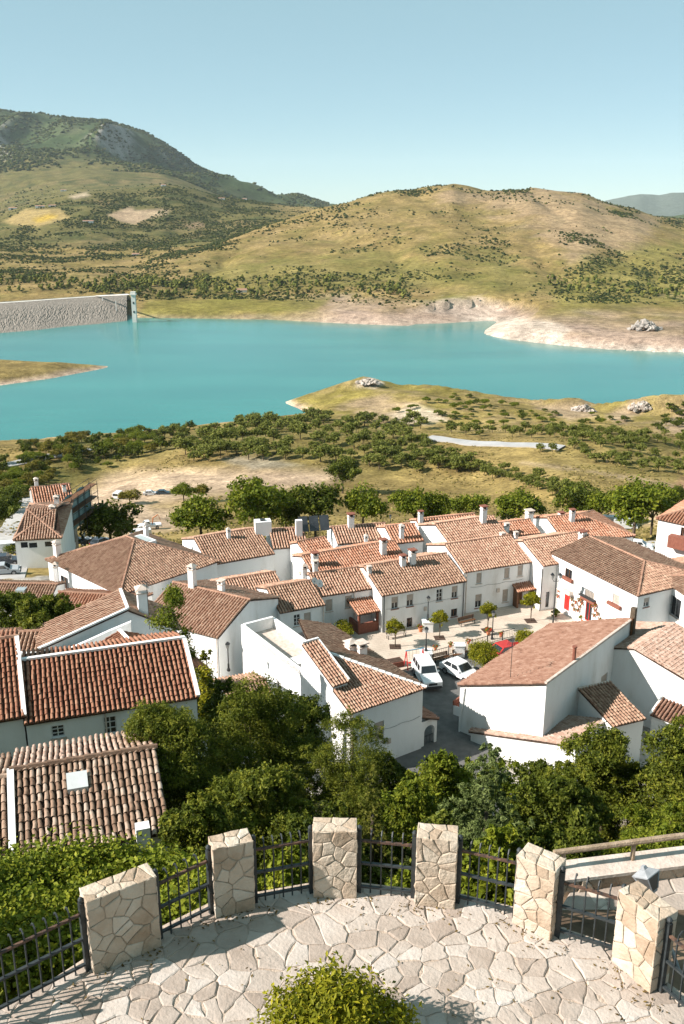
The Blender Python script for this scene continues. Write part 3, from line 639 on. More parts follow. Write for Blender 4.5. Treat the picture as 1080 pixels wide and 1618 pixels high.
def wall_face(parent, P0, P1, z0, z1, top=None, holes=(), mat=None, name='wall', depth=.16):
    """wall from P0 to P1 (local xy, outside on the right-hand side), openings cut with their reveals; top: extra outline points above z1"""
    P0 = Vector((P0[0], P0[1], 0)); P1 = Vector((P1[0], P1[1], 0)); u = (P1-P0); L_ = u.length; u.normalize(); nrm = u.cross(Vector((0,0,1)))
    at = lambda a, z, d=0: P0+u*a+nrm*(-d)+Vector((0,0,z))
    m = MB(); hs = [(max(.02, a), min(L_-.02, b), max(z0+.02, c), min(z1-.02, d)) for a, b, c, d in holes]
    hs = [q for q in hs if q[1]-q[0] > .1 and q[3]-q[2] > .1]
    us = sorted({0, L_, *[q[0] for q in hs], *[q[1] for q in hs]}); zs = sorted({z0, z1, *[q[2] for q in hs], *[q[3] for q in hs]})
    for i in range(len(us)-1):
        for j in range(len(zs)-1):
            a, b, c, d = us[i], us[i+1], zs[j], zs[j+1]; ca, cz = (a+b)/2, (c+d)/2
            if any(q[0] < ca < q[1] and q[2] < cz < q[3] for q in hs): continue
            m.poly([at(a, c), at(b, c), at(b, d), at(a, d)])
    for a, b, c, d in hs:
        for p, q in (((a,c),(b,c)),((b,c),(b,d)),((b,d),(a,d)),((a,d),(a,c))):
            m.poly([at(*p), at(*p, depth), at(*q, depth), at(*q)])
    if top: m.poly([at(0, z1)]+[at(L_, z1)]+[at(a, z) for a, z in top])
    return m.build(name, mat or WHITE, parent), at, hs
def opening(h, at, q, kind, depth=.16):
    """what fills an opening: window, shutter, door ..."""
    a, b, c, d = q; p = h.root
    quad = lambda m, x0, x1, y0, y1, d0, d1: m.add([at(x0,y0,d0),at(x1,y0,d0),at(x1,y1,d0),at(x0,y1,d0),at(x0,y0,d1),at(x1,y0,d1),at(x1,y1,d1),at(x0,y1,d1)],
        [(0,1,2,3),(7,6,5,4),(0,4,5,1),(1,5,6,2),(2,6,7,3),(3,7,4,0)])
    if kind in ('door', 'reddoor', 'dark'):
        m = MB(); quad(m, a, b, c, d, depth-.05, depth)
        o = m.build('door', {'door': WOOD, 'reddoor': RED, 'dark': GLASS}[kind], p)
        if kind != 'dark':
            m = MB(); n = 3
            for i in range(2):
                for j in range(n):
                    x0 = a+(b-a)*(.08+.46*i); x1 = a+(b-a)*(.46+.46*i); y0 = c+(d-c)*(.04+.32*j); y1 = y0+(d-c)*.26
                    quad(m, x0, x1, y0, y1, depth-.075, depth-.052)
            m.build('panel', {'door': WOOD, 'reddoor': RED}[kind], o)
        return o
    w = MB(); f = .055
    quad(w, a, a+f, c, d, depth-.07, depth-.01); quad(w, b-f, b, c, d, depth-.07, depth-.01); quad(w, a+f, b-f, c, c+f, depth-.07, depth-.01); quad(w, a+f, b-f, d-f, d, depth-.07, depth-.01)
    quad(w, (a+b)/2-.03, (a+b)/2+.03, c+f, d-f, depth-.065, depth-.012)
    if kind == 'pane6':
        for i in (1, 2): quad(w, a+f, b-f, c+(d-c)*i/3-.02, c+(d-c)*i/3+.02, depth-.06, depth-.013)
    o = w.build('window', {'brown': WOOD, 'redwin': RED}.get(kind, WFRAME), p)
    m = MB(); quad(m, a+.01, b-.01, c+.01, d-.01, depth-.008, depth); m.build('pane', GLASS, o)
    if kind in ('shut', 'half'):
        m = MB(); z = c+f if kind == 'shut' else c+(d-c)*.5
        k = max(4, int((d-z)/.13))
        for i in range(k): quad(m, a+f, b-f, z+(d-z)*i/k, z+(d-z)*(i+.9)/k, depth-.10-(.012 if i % 2 else 0), depth-.06)
        m.build('shutter', SHUT, o)
    if kind != 'redwin':
        m = MB(); quad(m, a-.08, b+.08, c-.09, c-.003, -.07, depth-.08); m.build('sill', BRICK if kind in ('brown', 'half') else MORTAR, o)
    if kind == 'grille':
        m = MB(); k = max(3, int((b-a)/.16))
        for i in range(k+1): x = a+(b-a)*i/k; m.bar(at(x, c, -.06), at(x, d, -.06), .022)
        for z in (c+.05, (c+d)/2, d-.05): m.bar(at(a-.03, z, -.06), at(b+.03, z, -.06), .022)
        m.build('window_grille', DARKMETAL, o)
    return o
def house(name, label, A, B, ze, zg, run, pitch=.34, roof='gable', run2=None, tile='brown', over=.22, side=.10, holes=None, tp=.25, tl=.42, cat='house', group=None,
          hipL=None, hipR=None, cap=True, white_verge=False, single=0, seg=4, wall=None, world=False, hr=None, verge=''):
    """A, B: front eave ends (photo pixels at height ze, or world xy); run: plan depth of the front slope (None: from the ridge row hr)"""
    h = House(); a = Vector(A).to_3d() if world else U(*A, ze); b = Vector(B).to_3d() if world else U(*B, ze); a.z = b.z = 0
    d = b-a; L_ = d.length; ex = d/L_; ey = Vector((-ex.y, ex.x, 0)); rz = atan2(ex.y, ex.x)
    if run is None:
        lo, hi = .5, 25
        for _ in range(40):
            mid = (lo+hi)/2; p = a+ey*mid; py = proj(p.x, p.y, ze+pitch*mid)[1]
            if py > hr: lo = mid
            else: hi = mid
        run = lo
    shed = roof == 'shed'; run2 = 0 if shed else (run if run2 is None else run2); D = run+run2; he = ze-zg; hrz = he+pitch*run
    he2 = he if not shed else hrz
    h.root = thing(name, label, cat, (a.x, a.y, zg), rz, group); r = h.root
    h.L, h.D, h.he, h.hr, h.run, h.pitch, h.ze, h.zg, h.ex, h.ey, h.a = L_, D, he, hrz, run, pitch, ze, zg, ex, ey, a
    hl = run if hipL is True else (hipL or 0); hR = run if hipR is True else (hipR or 0)
    if roof == 'pyramid': hl = hR = run
    holes = holes or {}
    ends = {'front': ((0,0),(L_,0)), 'right': ((L_,0),(L_,D)), 'back': ((L_,D),(0,D)), 'left': ((0,D),(0,0))}
    for w, (p0, p1) in ends.items():
        z1 = he; top = None
        if shed:
            if w == 'back': z1 = hrz-.04
            if w == 'right': top = [(D, hrz-.04)]
            if w == 'left': top = [(0, hrz-.04)]
        elif w == 'right' and not hR: top = [(run, hrz-.04)]
        elif w == 'left' and not hl: top = [(D-run, hrz-.04)]
        if roof == 'flat': top = None
        hp = []; P0 = a+ex*p0[0]+ey*p0[1]; P1 = a+ex*p1[0]+ey*p1[1]; u = (P1-P0).normalized(); nn = u.cross(Vector((0,0,1)))
        def hit(px, py):
            dd = Vector(ray(px, py)); o = Vector((0,0,CZ)); t = (P0-o).dot(nn)/dd.dot(nn); q = o+dd*t; return (q-P0).dot(u), q.z-zg
        for x0, y0, x1, y1, kind in holes.get(w, ()):
            u0, zb = hit(x0, y1); u1, zt = hit(x1, y0); zt2 = hit(x0, y0)[1]
            hp.append((min(u0,u1), max(u0,u1), zb, max(zt, zt2) if abs(zt-zt2) < .6 else zt2, kind))
        wo, at, hs = wall_face(r, p0, p1, -1.5, z1, top, [q[:4] for q in hp], wall)
        for q, k in zip(hs, [q[4] for q in hp if min(q[1], 99)-q[0] > .1]): opening(h, at, q, k)
    o = over; kw = dict(tile=tile, pitch=tp, tl=tl, seg=seg)
    e = he-pitch*o+.05; k_ = hrz+.05
    if roof == 'flat':
        m = MB(); m.box(.15, L_-.15, .15, D-.15, he-.35, he-.25); m.build('terrace_floor', BRICK, r); return h
    lf, rt = -side if not hl else -o, L_+side if not hR else L_+o
    slope(h, r, [(lf,-o,e),(rt,-o,e),(L_-hR if hR else rt,run,k_),(hl if hl else lf,run,k_)], single=single, **kw)
    if not shed:
        s2 = (hrz-he2)/run2; e2 = he2-s2*o+.05
        slope(h, r, [(rt,D+o,e2),(lf,D+o,e2),(hl if hl else lf,run,k_),(L_-hR if hR else rt,run,k_)], single=max(0, single-230) if single else 0, **kw)
        if hR: slope(h, r, [(L_+o,-o,e),(L_+o,D+o,e2),(L_-hR,run,k_)], **kw)
        if hl: slope(h, r, [(-o,D+o,e2),(-o,-o,e),(hl,run,k_)], **kw)
        if cap:
            x0, x1 = (hl or lf), (L_-hR if hR else rt)
            if x1-x0 > .3: ridge(r, (x0,run,k_+.05), (x1,run,k_+.05))
            if hR: ridge(r, (L_+o,-o,e+.06), (L_-hR,run,k_+.05)); ridge(r, (L_+o,D+o,e2+.06), (L_-hR,run,k_+.05))
            if hl: ridge(r, (-o,-o,e+.06), (hl,run,k_+.05)); ridge(r, (-o,D+o,e2+.06), (hl,run,k_+.05))
    else: band(r, (lf,run,k_-.05), (rt,run,k_-.05), .22, .16, MORTAR, 'ridge_band')
    if 'r' in verge: band(r, (L_+side*.6,-o,e+.02), (L_+side*.6,run,k_+.02))
    if 'l' in verge: band(r, (-side*.6,-o,e+.02), (-side*.6,run,k_+.02))
    if 't' in verge: band(r, (lf,run,k_+.04), (rt,run,k_+.04))
    return h
def to_world(h, p): return h.a+h.ex*p[0]+h.ey*p[1]+Vector((0,0,h.zg+p[2]))
def on_roof(h, px, py, back=False):
    """the point of a house's front (or back) slope seen at a photo pixel, in the house's own metres"""
    n = Vector((0, -h.pitch, 1)) if not back else Vector((0, h.pitch, 1))
    nw = h.ex*n.x+h.ey*n.y+Vector((0,0,n.z)); P = h.a+h.ey*h.run+Vector((0,0,h.zg+h.hr+.05)); d = Vector(ray(px, py)); o = Vector((0,0,CZ))
    q = o+d*((P-o).dot(nw)/d.dot(nw))-h.a; return q.dot(h.ex), q.dot(h.ey), q.z-h.zg
def chimney(h, px, py, w=.55, ht=1.2, style='cap', back=False, at=None):
    w *= .78; ht *= .85
    x, y, z = at or on_roof(h, px, py, back); m = MB(); r = h.root
    m.box(x-w/2, x+w/2, y-w/2, y+w/2, z-.9, z+ht); c = m.build('chimney', WHITE, r)
    m = MB(); m.box(x-w*.62, x+w*.62, y-w*.62, y+w*.62, z+ht, z+ht+.09); m.build('collar', MORTAR, c)
    m = MB()
    for sx in (-1, 1):
        m = MB(); m.box(x+sx*w*.4-.07, x+sx*w*.4+.07, y-w*.45, y+w*.45, z+ht+.09, z+ht+.36); m.build('flue_side', WHITE, c)
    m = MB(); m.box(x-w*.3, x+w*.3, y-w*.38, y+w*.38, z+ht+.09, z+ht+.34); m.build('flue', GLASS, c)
    m = MB()
    if style == 'cap': m.frustum(x, y, z+ht+.36, z+ht+.62, w*.72, w*.72, w*.1, w*.1)
    else: m.box(x-w*.68, x+w*.68, y-w*.68, y+w*.68, z+ht+.36, z+ht+.46)
    m.build('chimney_cap', BRICK if style == 'flat' else MORTAR, c); return c
def dish(h, px, py, r=.38):
    x, y, z = on_roof(h, px, py); o = Vector((x, y, z+.75)); ax = Vector((.35, -.8, .5)).normalized()
    a = ax.cross(Vector((0,0,1))).normalized(); b = a.cross(ax); m = MB(); n = 12; vs = [o-ax*.08]
    for k in range(n): vs.append(o+(a*cos(2*pi*k/n)+b*sin(2*pi*k/n))*r)
    m.add(vs, [(0, 1+k, 1+(k+1) % n) for k in range(n)]); m.add([v-ax*.02 for v in vs], [(0, 1+(k+1) % n, 1+k) for k in range(n)])
    d = m.build('satellite_dish', flat('dish_grey', (.62,.62,.60)) if 'dish_grey' not in MATS else MATS['dish_grey'], h.root)
    m = MB(); m.tube([(x,y,z-.1),(x,y,z+.7)], .03, 5); m.tube([o-ax*.05, o+ax*.3-b*.15], .015, 4); m.build('mast', GREYMETAL, d)
def antenna(h, px, py, ht=2.6):
    x, y, z = on_roof(h, px, py); m = MB(); m.tube([(x,y,z-.1),(x,y,z+ht)], .025, 5)
    m.bar((x-.5,y-.2,z+ht-.1),(x+.5,y+.2,z+ht-.1), .03)
    for k in range(7): xx = x-.5+k/6; m.bar((xx+.12,y-.3+.4*k/6-.25,z+ht-.1),(xx-.12,y-.3+.4*k/6+.35,z+ht-.1), .018)
    m.build('aerial', GREYMETAL, h.root)

# --- the terrace row along the square (ground 0)
W = 'white house '
H13 = house('white_house', 'long two storey white house facing the square with two chimneys on its ridge', (603,940), (735,917), 4.5, 0, None, .34, hr=896, tile='brown', group='white houses around the square', tp=.31,
  holes={'front': [(618,944,629,963,'half'),(642,940,653,959,'half'),(689,932,699,951,'pane6'),(713,927,723,946,'half'),(610,982,617,1001,'brown'),(642,977,651,992,'brown'),(712,963,722,975,'brown'),(684,975,691,993,'dark')]})
chimney(H13, 636, 894, .7, 1.0, 'flat'); chimney(H13, 651, 891, .8, 1.5, 'flat'); chimney(H13, 583, 906, .5, .5, 'white')
H12 = house('white_house', 'lower white house with satellite dishes between the two taller houses of the row', (505,941), (602,926.5), 4.3, 0, None, .34, hr=908, tile='mixed', group='white houses around the square', tp=.31,
  holes={'front': [(514,948,525,967,'shut'),(545,942,556,961,'shut'),(513,988,524,1000,'dark')]})
dish(H12, 497, 928); dish(H12, 505, 932, .45); chimney(H12, 498, 903, .6, 1.0, 'white')
H11 = house('white_house', 'small white house with a bare sunlit gable at the left end of the row', (442,967), (512,954), 4.0, -.6, None, .34, hr=930, tile='brown', group='white houses around the square', tp=.31,
  holes={'front': [(464,972,474,990,'pane6'),(480,969,491,985,'shut')], 'left': [(409,972,418,989,'shut')]})
m = MB(); m.box(-2.6,-.12,1.2,5.2,-1.5,4.3); m.build('side_block', WHITE, H11.root)
chimney(H11, 479, 908, .7, 1.1, 'cap', at=(5.2, 6.0, 5.4))
H14 = house('white_house', 'long white house with a tiled porch over its brown door', (733,903), (838,887), 5.2, 0, None, .34, hr=861, tile='mixed', group='white houses around the square', tp=.31,
  holes={'front': [(752,906,761,923,'shut'),(796,898,805,915,'shut'),(817,894,826,911,'shut'),(750,940,761,961,'half'),(793,932,803,952,'shut'),(815,928,826,956,'door')]})
m = MB()
for x_ in (0, 2.1): m.box(H14.L*.77+x_-.1, H14.L*.77+x_+.1, -.9, -.02, -.2, 2.3)
m.build('porch_pier', WOOD, H14.root)
slope(H14, H14.root, [(H14.L*.77-.3,-1.2,2.25),(H14.L*.77+2.4,-1.2,2.25),(H14.L*.77+2.4,.1,2.8),(H14.L*.77-.3,.1,2.8)], 'orange', name='porch_roof')
H15 = house('white_house', 'white house with a tall sunlit gable beside the back corner of the square', (858,893), (944,879), 5.6, 0, None, .34, hr=855, tile='mixed', group='white houses around the square', tp=.31,
  holes={'left': [(839,930,848,942,'pane6')], 'front': [(861,936,868,960,'dark')]})
chimney(H15, 820, 858, .5, .7, 'white', at=(.6, H15.D*.8, H15.hr-.8))
m = MB(); m.tube([(-.12,-.1,0),(-.12,-.1,H14.he)], .06, 6); m.build('drainpipe', GREYMETAL, H15.root)
H16 = house('white_house', 'sunlit white house with a red door and flower pots on its wall', (872,873), (1008,940), 6.5, 0, 5.0, .22, hipR=4.5, tile='brown', tp=.31, group='white houses around the square',
  holes={'front': [(892,902,904,912,'brown'),(923,930,940,945,'shut'),(967,942,979,952,'shut'),(890,935,901,962,'reddoor'),(923,955,936,979,'redwin')], 'right': [(1016,946,1026,960,'half')]})
chimney(H16, 938, 862, .9, .6, 'flat', at=(-.4, 4.6, 7.3))
def wall_px(h, px, py):                           # local point on the front wall at a pixel
    nn = -h.ey; d = Vector(ray(px, py)); o = Vector((0,0,CZ)); q = o+d*((h.a-o).dot(nn)/d.dot(nn))-h.a; return q.dot(h.ex), q.z-h.zg
POT = pmat('terracotta_pot', [(.3,(.38,.13,.06)),(.7,(.50,.20,.10))], 6, .8); BLOOM = leafmat('red_bloom', (.35,.02,.02), (.55,.04,.03), (.60,.15,.08), .2)
POTM = MB(); POTM.lathe([(.10,0),(.15,.22),(.17,.24),(.15,.26)], 8); POTM = POTM.mesh('pot', POT)
BLM = crown_mesh('blooms', BLOOM, [(0,0,.38,.2,.2,.16)], 70, .05, HG, 10); LFM = crown_mesh('pot_leaves', BROAD, [(0,0,.34,.22,.22,.2)], 90, .06, HG, 10)
def flowerpot(label, loc, s=1, group=None, bloom=True):
    o = thing('flower_pot', label, 'flower pot', loc, rnd.uniform(0,6), group); o.scale = (s,)*3
    link('pot', POTM, o); link('leaves', LFM, o)
    if bloom: link('flowers', BLM, o)
    return o
kp = -1
for px, py in sorted(((884,932),(883,941),(905,946),(911,951),(906,955),(917,957),(909,962),(915,963),(916,947),(920,946),(921,952),(938,956),(942,963),(946,969),(940,971),(949,977),(944,981),(950,983),(943,956))):
    kp += 1
    x, z = wall_px(H16, px, py); p = to_world(H16, (x, -.2, z-.25)); flowerpot(ORD[kp]+' terracotta flower pot from the left on the white wall with the red doors', p, .8, 'flower pots on the red door wall')
m = MB()
x, z = wall_px(H16, 896, 934); m.frustum(x, -.25, z-.05, z+.3, 1.1, .4, .9, .2); m.build('door_hood', MORTAR, H16.root)
for px, py, w_ in ((898,912,1.7),(931,945,2.2),(972,953,1.9)):
    x, z = wall_px(H16, px, py); m = MB(); m.box(x-w_/2, x+w_/2, -.35, -.03, z-.35, z-.02); m.build('flower_box', BRICK, H16.root)
x, z = wall_px(H16, 931, 930); m = MB()
for k in range(11): m.bar((x-1.1+.22*k,-.5,z-.9),(x-1.1+.22*k,-.5,z+.1), .025)
for zz in (-.9, .1): m.bar((x-1.1,-.5,z+zz),(x+1.1,-.5,z+zz), .03)
m.box(x-1.15,x+1.15,-.5,-.02,z-1.02,z-.92); m.build('balcony', DARKMETAL, H16.root)
# --- back rows, going down to the right and left
G2 = 'white houses behind the square'
H9 = house('white_house', 'white house under a long red orange roof behind the row', (493,905), (640,880), 5.2, 0, None, .33, hr=879, tile='orange', group=G2, tp=.3, tl=.5)
chimney(H9, 497, 893, .8, 1.3, 'flat'); chimney(H9, 605, 875, .8, 1.6, 'flat')
H10 = house('white_house', 'long house with a brown tiled roof stretching left behind the row', (290,958), (448,931), 3.6, 0, None, .33, hr=930, tile='mixed', group=G2, tp=.3, tl=.5)
H6 = house('white_house', 'small white house with a bright orange roof below the solar panels', (484,877), (527,869), 4.6, 0, None, .33, hr=857, tile='orange', group=G2, tp=.32, tl=.5, run2=2)
H4 = house('white_house', 'white house with a wide grey brown roof and white gable right of the hipped house', (330,892), (432,874), 3.6, 0, None, .33, hr=851, tile='brown', group=G2, tp=.32, tl=.5)
chimney(H4, 361, 850, .5, .9, 'cap')
H5 = house('white_house', 'white house with a pinkish roof at the back beneath the trees', (432,866), (486,862), 4.0, -1, None, .33, hr=838, tile='mixed', group=G2, tp=.34, tl=.5)
H7 = house('white_house', 'white house with a pale roof to the right of the solar panels', (534,859), (618,852), 4.4, -1, None, .33, hr=834, tile='mixed', group=G2, tp=.34, tl=.5)
chimney(H7, 554, 833, .9, 1.6, 'flat'); chimney(H7, 578, 857, .5, .6, 'cap')
H8 = house('white_house', 'white gabled house with washing hung on its roof terrace', (622,858), (668,853), 5.4, -1, None, .33, hr=833, tile='orange', group=G2, tp=.34, tl=.5)
chimney(H8, 634, 851, .6, 1.5, 'cap')
H18 = house('white_house', 'white house with a broad plain gable and pinkish roof behind the long row', (716,866), (808,852), 6.0, -1, None, .33, hr=829, tile='mixed', group=G2, tp=.32, tl=.5)
chimney(H18, 763, 826, .8, 2.0, 'flat'); chimney(H18, 793, 856, .6, .8, 'white')
H8b = house('white_house', 'low white house with a narrow roof along the edge of the village', (668,839), (760,829), 3.6, -2, None, .33, hr=822, tile='orange', group=G2, tp=.36, tl=.5)
chimney(H8b, 664, 826, .7, 1.4, 'flat')
H19 = house('white_house', 'small white house with stepped orange roofs and white party walls', (800,848), (852,841), 4.6, -1, None, .33, hr=828, tile='orange', group=G2, tp=.34, tl=.5)
chimney(H19, 862, 826, 1.0, 2.2, 'white', at=(H19.L+.4, 3.2, 5.2)); chimney(H19, 800, 842, .6, 1.0, 'white')
H17 = house('white_house', 'white house with a hipped roof and closed shutter at the back right corner', (893,857), (1000,846), 4.6, -2, None, .32, hr=818, hipR=True, tile='orange', group=G2, tp=.34, tl=.5,
  holes={'front': [(970,854,979,871,'shut')]})
chimney(H17, 880, 817, .8, 1.5, 'flat', at=(.6,H17.run,6.4)); chimney(H17, 892, 813, .8, 1.8, 'flat', at=(2.2,H17.run+.5,6.6)); chimney(H17, 903, 824, .7, 1.4, 'flat')
H20 = house('white_house', 'tall white house cut off by the right edge with a brick balcony', (1040,819), (1130,838), 9.5, 0, 5, .3, hipL=4, tile='orange', group=G2, tp=.32, tl=.5, holes={'front': [(1074,834,1082,850,'brown')]})
x, z = wall_px(H20, 1076, 858); m = MB(); m.box(x-1.2, x+3, -1.0, -.02, z-.5, z+.9); m.build('balcony', BRICK, H20.root)
H21 = house('white_house', 'low house with a brown hipped roof beneath the tall house at the right edge', (1018,908), (1110,935), 5.2, 0, 7.5, .33, hipL=6.5, tile='brown', group=G2, tp=.31)
H22 = house('white_house', 'white house with an iron grille over its big window at the right edge', (1043,912), (1100,950), 6.6, 0, 4.5, .3, hipL=4, tile='brown', group=G2, tp=.31, holes={'front': [(1056,936,1078,968,'grille')]})
# --- the big hipped house with a patio and its neighbours on the left
H3 = house('white_house', 'big square white house with a four sided brown hipped roof and small patio hole', (75,884), (190,938), 4.2, 0, 6.6, .40, 'pyramid', tile='brown', group=G2, tp=.3, tl=.45,
   holes={'front': [(97,914,107,928,'brown')]})
p = (H3.L*.52, H3.D*.56, H3.hr-.75); m = MB(); m.box(p[0]-1.5, p[0]+1.5, p[1]-1.5, p[1]+1.5, p[2]-.5, p[2]+.45); m.build('patio_rim', WHITE, H3.root)
m = MB(); m.box(p[0]-1.2, p[0]+1.2, p[1]-1.2, p[1]+1.2, p[2]+.452, p[2]+.50); m.build('patio_glazing', flat('pale_glazing', (.42,.47,.47), .3), H3.root)
chimney(H3, 86, 880, .8, 1.6, 'cap', at=(.7,.9,4.6)); chimney(H3, 199, 850, .6, 1.2, 'cap', at=(H3.L*.35,H3.D*.78,5.8))
H23 = house('white_house', 'low house with striped orange tiles in front of the big hipped house', (78,962), (214,970), 3.6, 0, None, .3, hr=936, tile='orange', group=G2, tp=.31)
H24 = house('white_house', 'white house with striped tiles and a white shaded side wall above the lemon tree', (223,975), (345,1006), 5.2, -1, 5.2, .33, tile='mixed', group=G2, tp=.31)
chimney(H24, 242, 935, .8, 1.5, 'cap', at=(2.4,5.2,8.6)); chimney(H24, 262, 938, .7, 1.0, 'white', at=(5.2,6.2,7.6))
H25 = house('dark_roof_house', 'low house with a dark striped roof at the left edge below the street', (-60,945), (78,948), 2.6, -1, None, .32, hr=921, tile='brown', group=G2, tp=.3)
chimney(H25, 26, 916, .6, 1.4, 'cap', at=(9.0,4.5,4.5))
m = MB(); x, y, z = on_roof(H25, 34, 932); m.box(x-.5,x+.5,y-.6,y+.6,z-.1,z+.2); m.build('skylight', flat('skylight_glass', (.33,.38,.40), .2), H25.root)
# --- far left: the last houses before the open ground
H1 = house('white_house', 'white house with a hipped tile roof and three dark windows by the left street', (23,853), (95,849), 0.6, -5, 6.0, .38, hipL=5.0, hipR=5.0, run2=10, tile='mixed', tp=.36, tl=.5,
   holes={'front': [(33,857,43,866,'dark'),(46,858,58,866,'dark'),(71,856,82,864,'dark')]})
chimney(H1, 91, 838, .9, 1.6, 'cap', at=(H1.L-1.5,6.0,H1.he+.9)); chimney(H1, 97, 816, .8, 1.4, 'cap', at=(H1.L-1.6,11.5,H1.he+.8))
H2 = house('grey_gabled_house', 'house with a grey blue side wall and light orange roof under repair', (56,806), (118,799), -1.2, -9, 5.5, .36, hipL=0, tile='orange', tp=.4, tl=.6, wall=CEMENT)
chimney(H2, 63, 776, .7, 1.6, 'cap', at=(.9,6.0,H2.hr-.4)); chimney(H2, 111, 785, .7, 1.4, 'flat', at=(H2.L-1.0,3.6,H2.he+1.0))
sf = thing('scaffold', 'scaffolding draped with a blue green net beside the last houses', 'scaffold', U(118, 852, -5)); sf.rotation_euler.z = R(80)
for x_ in range(5):
    for y_ in (0, 1.3):
        m = MB(); m.tube([(x_*2.3,y_,-.5),(x_*2.3,y_,6.5)], .05, 5); m.build('standard', GREYMETAL, sf)
for z_ in (2, 4, 6):
    m = MB(); m.box(-.2,9.4,.05,1.25,z_,z_+.06); m.build('platform', WOOD, sf)
    for y_ in (0, 1.3):
        m = MB(); m.tube([(-.2,y_,z_+.9),(9.4,y_,z_+.9)], .04, 5); m.build('rail', GREYMETAL, sf)
net = pmat('debris_net', [(.35,(.16,.26,.26)),(.65,(.33,.44,.43))], .8, .9); m = MB()
for k in range(14): m.add([(-.2+k*.69,1.36+.06*sin(k*2.1),.5),(-.2+(k+1)*.69,1.36+.06*sin((k+1)*2.1),.5),(-.2+(k+1)*.69,1.38,6.2+.2*sin(k)),(-.2+k*.69,1.38,6.2+.2*sin(k-1))], [(0,1,2,3)])
m.build('net', net, sf)
# --- middle left: house with the curved parapet, and the long orange roof
G3 = 'white houses on the slope below the terrace'
F3 = house('white_house', 'white house with a brown roof split by a white ridge above a curved parapet', (-23.3,66.3), (-22,62.8), 12.8, 6, 6.4, .33, run2=3.6, tile='mixed', tp=.31, world=True, group=G3, verge='rt', cap=False)
F3b = house('white_house', 'low white wing with a dark brown roof joined to the curved parapet', (-40,1036), (96,1031), 12.2, 7, None, .33, hr=1002, tile='brown', tp=.31, group=G3)
pb = thing('parapet_wall', 'curved white parapet wall sweeping along the front of the brown roofs', 'wall', (-22, 62.2, 8), 0)
pts = [(-62,1040),(0,1033),(40,1032),(75,1033),(105,1027),(140,1012),(175,996),(206,983)]; zs = [12.5,12.5,12.5,12.6,13.0,13.7,14.4,15.0]
W3 = [U(a, b, z) for (a, b), z in zip(pts, zs)]
m = MB(); off = [Vector(p)-pb.location for p in W3]
for i in range(len(off)-1):
    a, b = off[i], off[i+1]; d = (b-a); n_ = Vector((-d.y, d.x, 0)).normalized()*.3
    m.add([Vector((a.x,a.y,-3)),Vector((b.x,b.y,-3)),b,a,Vector((a.x,a.y,-3))+n_,Vector((b.x,b.y,-3))+n_,b+n_,a+n_], [(0,1,2,3),(7,6,5,4),(3,2,6,7),(0,4,5,1),(1,5,6,2),(3,7,4,0)])
m.build('wall', WHITE, pb)
chimney(F3, 216, 985, .9, 2.2, 'cap', at=(F3.L-.6, F3.run+1.2, F3.hr-.9)); antenna(F3, 236, 992, 3.5)
F2c = house('white_house', 'small house with a bright orange roof and white ridge behind the long orange roof', (-19.7,55.7), (-17,51.5), 14.2, 9, 5.5, .34, run2=4, tile='vivid', tp=.26, world=True, group=G3, verge='t', cap=False)
F2 = house('white_house', 'long white house with a bright orange striped roof edged in white', (40,1140), (310,1098), 19.0, 13, None, .36, hr=1046, tile='vivid', tp=.25, tl=.36, group=G3, seg=5, verge='rt', cap=False,
  holes={'front': [(82,1148,101,1167,'pane6'),(165,1134,183,1162,'pane6'),(259,1120,272,1153,'dark')]})
F2b = house('white_house', 'white house with an orange roof cut off by the left edge', (-90,1150), (36,1129), 19.3, 13, 5.2, .36, tile='vivid', tp=.25, tl=.36, group=G3, seg=5, verge='r')
F1 = house('white_house', 'near house with weathered pale barrel tiles and a small white roof hatch', (-10.25,24.9), (-5.75,26.32), 24.45, 19, 3.05, .36, tile='pale', tp=.205, tl=.34, world=True, single=300, seg=6, group=G3, verge='l', cap=False)
F1b = house('white_house', 'neighbouring house with weathered pale tiles cut off by the left edge', (-15.2,23.0), (-10.45,24.5), 24.2, 18.5, 3.3, .36, tile='pale', tp=.205, tl=.34, world=True, single=300, seg=6, group=G3, cap=False)
for h_ in (F1, F1b): ridge(h_.root, (-.1,h_.run,h_.hr+.1), (h_.L+.1,h_.run,h_.hr+.1), TILE_ONE, .10)
x, y, z = on_roof(F1, 122, 1238); m = MB(); t_ = F1.pitch
vs = [(x-.34,y-.34,z-.34*t_+.17),(x+.34,y-.34,z-.34*t_+.17),(x+.34,y+.3,z+.3*t_+.17),(x-.34,y+.3,z+.3*t_+.17)]
m.add(vs+[(a,b,c-.2) for a,b,c in vs], [(0,1,2,3),(7,6,5,4),(0,4,5,1),(1,5,6,2),(2,6,7,3),(3,7,4,0)]); m.build('roof_hatch', flat('hatch_white', (.55,.57,.57), .4), F1.root)
x, y, z = on_roof(F1, 226, 1325); m = MB(); m.box(x-.22,x+.22,y-.2,y+.2,z-.2,z+.5); m.build('vent_box', WHITE, F1.root)
